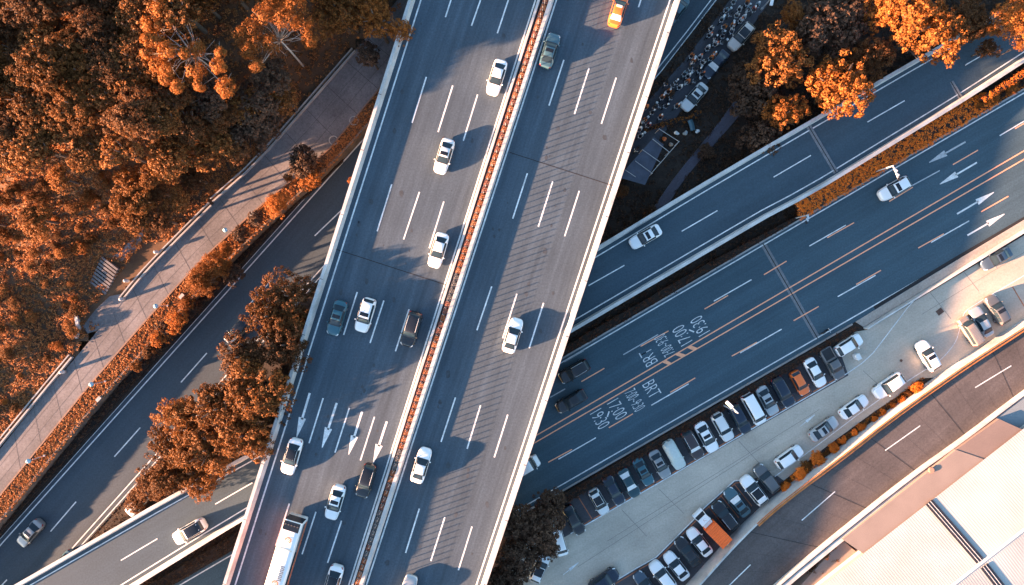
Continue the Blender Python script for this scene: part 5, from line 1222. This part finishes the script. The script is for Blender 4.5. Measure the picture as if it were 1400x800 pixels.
# the orange strip of weeds at the lane end
hedge('weed_strip', 'low orange strip of weeds along the lower end of the scooter lane', [(880, 178), (905, 166), (936, 160), (955, 150)], [(884, 181), (912, 172), (938, 168), (960, 158)], 0, .5, LEAF['bright'], 6, seed=31, core=core)
GT = 'trees above the scooter lane and the middle ramp'
for x, y, r, z, k, lb in ((1260, 44, 62, 8.0, 'puff', 'largest bright orange clumpy tree at the top overhanging the middle ramp'), (1148, 120, 54, 7.4, 'puff', 'bright orange clumpy tree leaning over the parapet of the middle ramp'), (1062, 82, 50, 7.0, 'orange', 'tall orange tree right of the scooter lane'),
                          (1074, 156, 35, 6.4, 'puff', 'small bright orange tree just above the middle ramp parapet'), (1192, 78, 38, 5.6, 'brown', 'brown tree between the two bright orange trees'), (1208, 12, 40, 6.5, 'puff', 'orange tree at the top edge left of the largest tree'),
                          (1028, 128, 48, 5.2, 'dark', 'dark shaded tree beside the queueing cars'), (1122, 44, 54, 5.0, 'dark', 'dark tree in the shade right of the orange tree at the lane'), (1158, 18, 42, 5.2, 'dark', 'dark tree at the top edge near the bushes'), (1085, 20, 22, 6.0, 'orange', 'narrow orange tree at the top edge'),
                          (1388, 22, 40, 7.0, 'dense', 'round bright orange tree in the top right corner'), (1359, 40, 11, 6.4, 'dense', 'small round orange crown left of the top right corner tree'), (1396, 62, 10, 6.2, 'dense', 'small orange crown at the right edge below the corner tree'), (1322, 30, 40, 4.6, 'brown', 'brown shaded tree behind the largest orange tree'), (1350, 66, 18, 5.2, 'brown', 'brown low tree over the upper right end of the ramp'),
                          (1046, 186, 36, 4.2, 'dark', 'dark tree above the brick path'), (850, 262, 13, 3.0, 'brown', 'small brown tree beside the highway parapet below the shed')):
    tree(k, x, y, r, z, lb, GT, base=0)
for x, y, r, lb in ((915, 128, 9, 'small dark bush beside the pale scooter riders'), (965, 205, 14, 'dark bush left of the brick path'), (1005, 225, 16, 'dark bush right of the brick path near the ramp'), (890, 290, 12, 'dark bush at the lower end of the brick path')): bush('dark', x, y, r, lb, base=0)
# dark trees at the bottom
GD = 'dark trees at the foot of the highway'
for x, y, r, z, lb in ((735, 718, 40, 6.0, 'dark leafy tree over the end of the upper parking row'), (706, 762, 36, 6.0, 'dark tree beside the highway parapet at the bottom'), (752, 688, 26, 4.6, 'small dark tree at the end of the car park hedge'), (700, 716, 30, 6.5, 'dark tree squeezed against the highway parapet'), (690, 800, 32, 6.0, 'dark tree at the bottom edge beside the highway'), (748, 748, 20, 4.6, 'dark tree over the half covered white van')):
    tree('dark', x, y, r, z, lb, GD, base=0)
# hedges
hedge('clipped_hedge', 'long brown clipped hedge between the street and the upper parking row', [(750, lW(750) + 12), (1165, lW(1165) + 10)], [(758, hl(758) - 1), (1172, hl(1172) - 1)], 0, 1.0, LEAF['hedge'], 9, seed=41, core=core)
hedge('clipped_hedge', 'long dark brown hedge between the middle ramp and the street', [(690, 520), (800, 455), (960, 362), (1085, 296)], [(690, uW(690) - 8), (800, uW(800) - 8), (960, uW(960) - 8), (1092, uW(1092) - 8)], 0, .9, LEAF['hedge'], 6, seed=42, core=core)
hedge('clipped_hedge', 'bright orange clipped hedge strip below the middle ramp', [(1084, 278), (1150, 238), (1200, 208), (1260, 170), (1318, 136), (1345, 128)], [(1092, uW(1092) - 5), (1200, uW(1200) - 5), (1320, uW(1320) - 5), (1362, uW(1362) - 6)], 0, .8, LEAF['gold'], 13, seed=43, core=core, leaf=.075, za=lambda x: max(.3, zb(x) - 1.3))
hedge('clipped_hedge', 'orange hedge along the upper right end of the middle ramp', [(1330, 138), (1400, 94), (1440, 70)], [(1340, 142), (1400, 106), (1442, 82)], 1.2, 1.2, LEAF['gold'], 11, seed=44, core=core, leaf=.075)
hedge('ground_hedge', 'low orange ground hedge along the top right kerb of the street', [(1345, 146), (1400, 116), (1460, 82)], [(1352, uW(1352) - 8), (1400, uW(1400) - 8), (1462, uW(1462) - 8)], 0, .35, LEAF['gold'], 8, seed=45, leaf=.075)
hedge('clipped_hedge', 'dark hedge between the lower left ramp and the street', [(190, 806), (330, 722)], [(215, uW(215) - 8), (345, uW(345) - 8)], 0, .9, LEAF['dark'], 6, seed=46, core=core)
hedge('verge_hedge', 'dark planting strip between the lower road and the left end of the middle ramp', [(110, 752), (200, 652), (300, 540)], [(134, 752), (226, 652), (330, 540)], 0, .6, LEAF['dark'], 5, seed=47)
GB = 'round bushes at the right end of the median'
for x, y, r, lb in ((1337, 142, 12, 'round clipped orange bush leftmost of the three'), (1357, 134, 12, 'round clipped orange bush in the middle of the three'), (1382, 118, 13, 'round clipped orange bush nearest the right edge')): bush('dense', x, y, r, lb, GB, base=0, squash=1.1)
GI = 'orange bushes at the foot of the curved ramp wall'
for x, y, r, k in ((1092, 650, 11, 'dense'), (1076, 666, 8, 'orange'), (1103, 638, 8, 'brown'), (1117, 630, 11, 'orange'), (1140, 612, 8, 'orange'), (1152, 602, 5, 'orange'), (1178, 585, 6, 'orange'), (1196, 573, 5, 'orange'), (1207, 564, 5, 'orange'), (1235, 548, 6, 'orange'), (1252, 530, 9, 'orange'), (1243, 538, 6, 'brown'), (1222, 555, 5, 'orange'), (1168, 592, 5, 'orange')):
    bush({'brown': 'orange'}.get(k, 'gold'), x, y, r * 1.3, {'dense': 'round bright orange bush beside the white ramp wall', 'orange': 'loose low orange bush at the foot of the white ramp wall', 'brown': 'dark brown bush at the foot of the white ramp wall'}[k], GI, base=0)  # golden leaves put sunlight into the colour of these shaded bushes
pts = []
for i in range(900):
    f = rg.random(); X = 1062 + 200 * f; Y = 672 - 150 * f + rg.uniform(-7, 2); p = P(X, Y, 0); pts.append((p.x, p.y, .02))
stuff(link('verge_grass', scatter_mesh('verge_grass_lot', pts, LEAF['orange'], .2, 9, .09, 15)))
vs_ = sheet('verge', Pl([(1053, 672), (1128, 612), (1195, 563), (1265, 517), (1290, 516), (1213, 571), (1092, 664), (1062, 692)], .02), M['soil'])
GW = 'creepers on the curved ramp parapet'
for x, y, r in [(x_ + 9, y_ + 13, r_ * 1.1) for x_, y_, r_ in ((1150, 712, 7), (1140, 722, 7), (1128, 733, 8), (1165, 698, 5), (1118, 745, 8), (1132, 752, 12), (1108, 768, 12))]:
    bush('orange', x, y, r, 'orange creeper growing over the outer edge of the curved ramp parapet' if y < 761 else 'brown orange bush in the gap beside the warehouse', GW, base=1.7 if y < 761 else .3)
# ------------------------------------------------------------------ street furniture
lampc = mat('lamp_cyan', (.26, .52, .62), .3, 0, .1, 4, .5)
for x, y in ((308, 314.5), (213, 418.5), (125, 525.5), (39, 630.5)):
    q = PX(P(x, y, 0)); p = P(x, y, ZP + 3.4); rad = Vector((p.x, p.y, 0)); 
    t = thing('path_lamp', 'slim lamp post with pale blue globe beside the concrete path', 'lamp post', (p.x, p.y, ZP), 0, 'globe lamps along the concrete path')
    mb = MB(); mb.tube([(0, 0, 0), (0, 0, .3)], .12, 8); mb.tube([(0, 0, .3), (0, 0, 3.2)], [.06, .045], 8); build('pole', mb, M['steel'], t)
    mb = MB(); mb.ball((0, 0, 3.4), .33, 14, 10); build('globe', mb, lampc, t, True); mb = MB(); mb.tube([(0, 0, 3.66), (0, 0, 3.76)], [.20, .05], 10); build('cap', mb, M['steel'], t)
for x, y, lb in ((345, 294, 'white bench block on the dry verge near the upper globe lamp'), (137, 513 + 32, 'pale stone block on the verge by the third globe lamp'), (250, 405, 'grey stone block on the verge above the clumpy trees')):
    mb = MB(); c = P(x, y, ZP); mb.box(c + Vector((0, 0, .22)), (.75, .42, .42), math.radians(48), bev=.04); mb.box(c + Vector((0, 0, .45)), (.8, .48, .06), math.radians(48)); tag(build('stone_block', mb, M['concrete2']), lb, 'block')
for x, y, lb in ((217, 345, 'pale bollard post on the low double wall'), (170, 409, 'pale end post of the low double wall'), (89, 508, 'white round post where the low wall begins'), (176, 384, 'white lantern post between the low walls')):
    mb = MB(); c = P(x, y, ZP); mb.tube([c, c + Vector((0, 0, .8))], .24, 12); mb.ball(c + Vector((0, 0, .95)), .26, 10, 8); tag(build('bollard', mb, M['concrete'], None, True), lb, 'bollard')
for x, y in ((484, 165), (456, 192)):
    p = P(x, y, ZP + .02); mb = MB(); mb.pstrip([p + Vector((.62 * math.cos(k * .3142), .62 * math.sin(k * .3142), .02)) for k in range(21)], .14); mb.tube([p + Vector((.62 * math.cos(k * .3142), .62 * math.sin(k * .3142), .05)) for k in range(20)], .06, 6)
    tag(build('planter_ring', mb, M['concrete2']), 'grey stone ring on the shaded top of the terrace', 'ring', 'stone rings on the terrace')
# poles
def pole(label, cat, name, bx, by, h, tip, head, b0=0.0):
    """bx, by: foot in the photo; tip: end of the arm as seen at height h"""
    f = P(bx, by, b0); e = P(*tip, h); t = thing(name, label, cat, f)
    mb = MB(); mb.tube([(0, 0, 0), (0, 0, .5)], .16, 10); mb.tube([(0, 0, .4), (0, 0, h - b0)], [.11, .08], 10); build('pole', mb, M['steel'], t)
    v = Vector((e.x - f.x, e.y - f.y, 0)); mb = MB(); mb.tube([(0, 0, h - b0 - .05), v * .5 + Vector((0, 0, h - b0)), v + Vector((0, 0, h - b0))], [.075, .065, .055], 8); build('arm', mb, M['steel'], t)
    d = v.normalized(); a = math.atan2(d.y, d.x); c = v + Vector((0, 0, h - b0))
    if head == 'camera':
        for k in (.35, .65, .97):
            mb = MB(); mb.box(v * k + Vector((0, 0, h - b0 + .14)), (.42, .20, .18), a + .6, bev=.03); mb.box(v * k + Vector((0, 0, h - b0 + .25)), (.50, .28, .03), a + .6); build('camera_head', mb, M['trim'] if k == .97 else M['steel'], t)
    else:
        mb = MB(); mb.box(c - d * .2 + Vector((0, 0, .02)), (1.2, .46, .14), a, bev=.05); build('lamp_head', mb, PAINTS['white'], t)
    return t
pole('white camera pole with an arm reaching over the white car on the street', 'camera pole', 'camera_pole', 1193, 236, 5.4, (1228.5, 246), 'camera')
pole('short white camera pole at the left end of the bright orange hedge', 'camera pole', 'camera_pole', 1085, 299, 5.0, (1101.5, 304.5), 'camera')
pole('tall white street lamp standing in the car park hedge', 'street lamp', 'street_lamp', 987, 553, 7.2, (996, 552), 'lamp')
pole('street lamp with round white head at the top edge beside the scooter lane', 'street lamp', 'street_lamp', 1041, 13, 4.5, (1055, 4), 'lamp')
# box sign beside the white hatchback
mb = MB(); c = P(1171, 487.5, .6); mb.box(Vector((c.x, c.y, .62)), (.85, .60, 1.15), math.radians(-62), bev=.05); o = tag(build('utility_cabinet', mb, PAINTS['white']), 'small white cabinet standing beside the white hatchback', 'cabinet')
mb = MB(); mb.box((0, 0, 0), (.92, .68, .05), 0, bev=.01); l_ = build('lid', mb, PAINTS['pearl'], o); l_.location = (c.x, c.y, 1.22); l_.rotation_euler = (0, 0, math.radians(-62))
# tarpaulin shed
ZS = 2.8; shed = thing('tarpaulin_shed', 'long shed with dark blue tarpaulin roof and thin white frame beside the highway', 'shed', P(890, 215, 0))
def shp(x, y, z=ZS): return P(*Z2(x, y), z) - Vector(shed.location)
mb = MB(); A = [shp(405, 470), shp(150, 752), shp(90, 820)]; B = [shp(470, 540), shp(375, 800), shp(300, 880)]
n1, n2 = 18, 6; vs = []; a0_, a1_, b0_, b1_ = shp(395, 478), shp(95, 815), shp(478, 540), shp(320, 880)
for i in range(n1 + 1):
    for j in range(n2 + 1):
        p = a0_.lerp(a1_, i / n1).lerp(b0_.lerp(b1_, i / n1), j / n2); sag = .16 * math.sin(math.pi * ((i * 4 / n1) % 1)) * math.sin(math.pi * j / n2); p = p - Vector((0, 0, sag + rnd.uniform(0, .05))); vs.append(p)
mb.add(vs, [(i * (n2 + 1) + j, i * (n2 + 1) + j + 1, (i + 1) * (n2 + 1) + j + 1, (i + 1) * (n2 + 1) + j) for i in range(n1) for j in range(n2)]); build('tarpaulin', mb, mat('tarpaulin', (.075, .085, .115), .7, var=.3, scale=.6, fine=.15), shed, True)
fm = mat('frame_white', (.52, .50, .46), .6)
for (x0_, y0_, x1_, y1_) in ((385, 495, 522, 602), (298, 583, 452, 692), (240, 680, 380, 782), (155, 755, 240, 812), (605, 515, 365, 790), (438, 408, 605, 515)):
    mb = MB(); mb.tube([shp(x0_, y0_, ZS + .12), shp(x1_, y1_, ZS + .12)], .045, 6); build('frame_bar', mb, fm, shed)
for (x0_, y0_) in ((385, 495), (298, 583), (240, 680), (522, 602), (452, 692), (380, 782), (605, 515), (438, 408)):
    q = shp(x0_, y0_); mb = MB(); mb.tube([(q.x, q.y, 0), (q.x, q.y, ZS + .12)], .05, 6); build('frame_post', mb, fm, shed)
for i, (x, y, cl, lb) in enumerate(((485, 490, 'orange', 'small orange bundle under the frame of the shed'), (540, 540, 'beige', 'beige sack under the frame of the shed'), (585, 448, 'pearl', 'small pale bag in the dark yard left of the pale stones'), (755, 430, 'pearl', 'pale round stone in the dark yard'), (655, 440, 'silver', 'grey small stone between the pale bag and the round stone'))):
    mb = MB(); c = P(*Z2(x, y), .3); c.z = .25
    for k in range(4): mb.ball(c + Vector((rnd.uniform(-.2, .2), rnd.uniform(-.2, .2), rnd.uniform(-.05, .12))), rnd.uniform(.2, .34), 8, 6, sq=(1, .85, .8))
    tag(build('sack', mb, PAINTS[cl], None, True), lb, 'sack')
c = P(*Z2(708, 375), .5); mb = MB(); mb.sweep([c + Vector((-.25, .7, 0)), c + Vector((0, .1, .05)), c + Vector((.25, -.8, 0))], [(.3, -.3), (.36, .1), (0, .22), (-.36, .1), (-.3, -.3)]); tag(build('covered_bike', mb, PAINTS['petrol']), 'pale teal covered bicycle standing alone in the dark yard', 'bicycle')
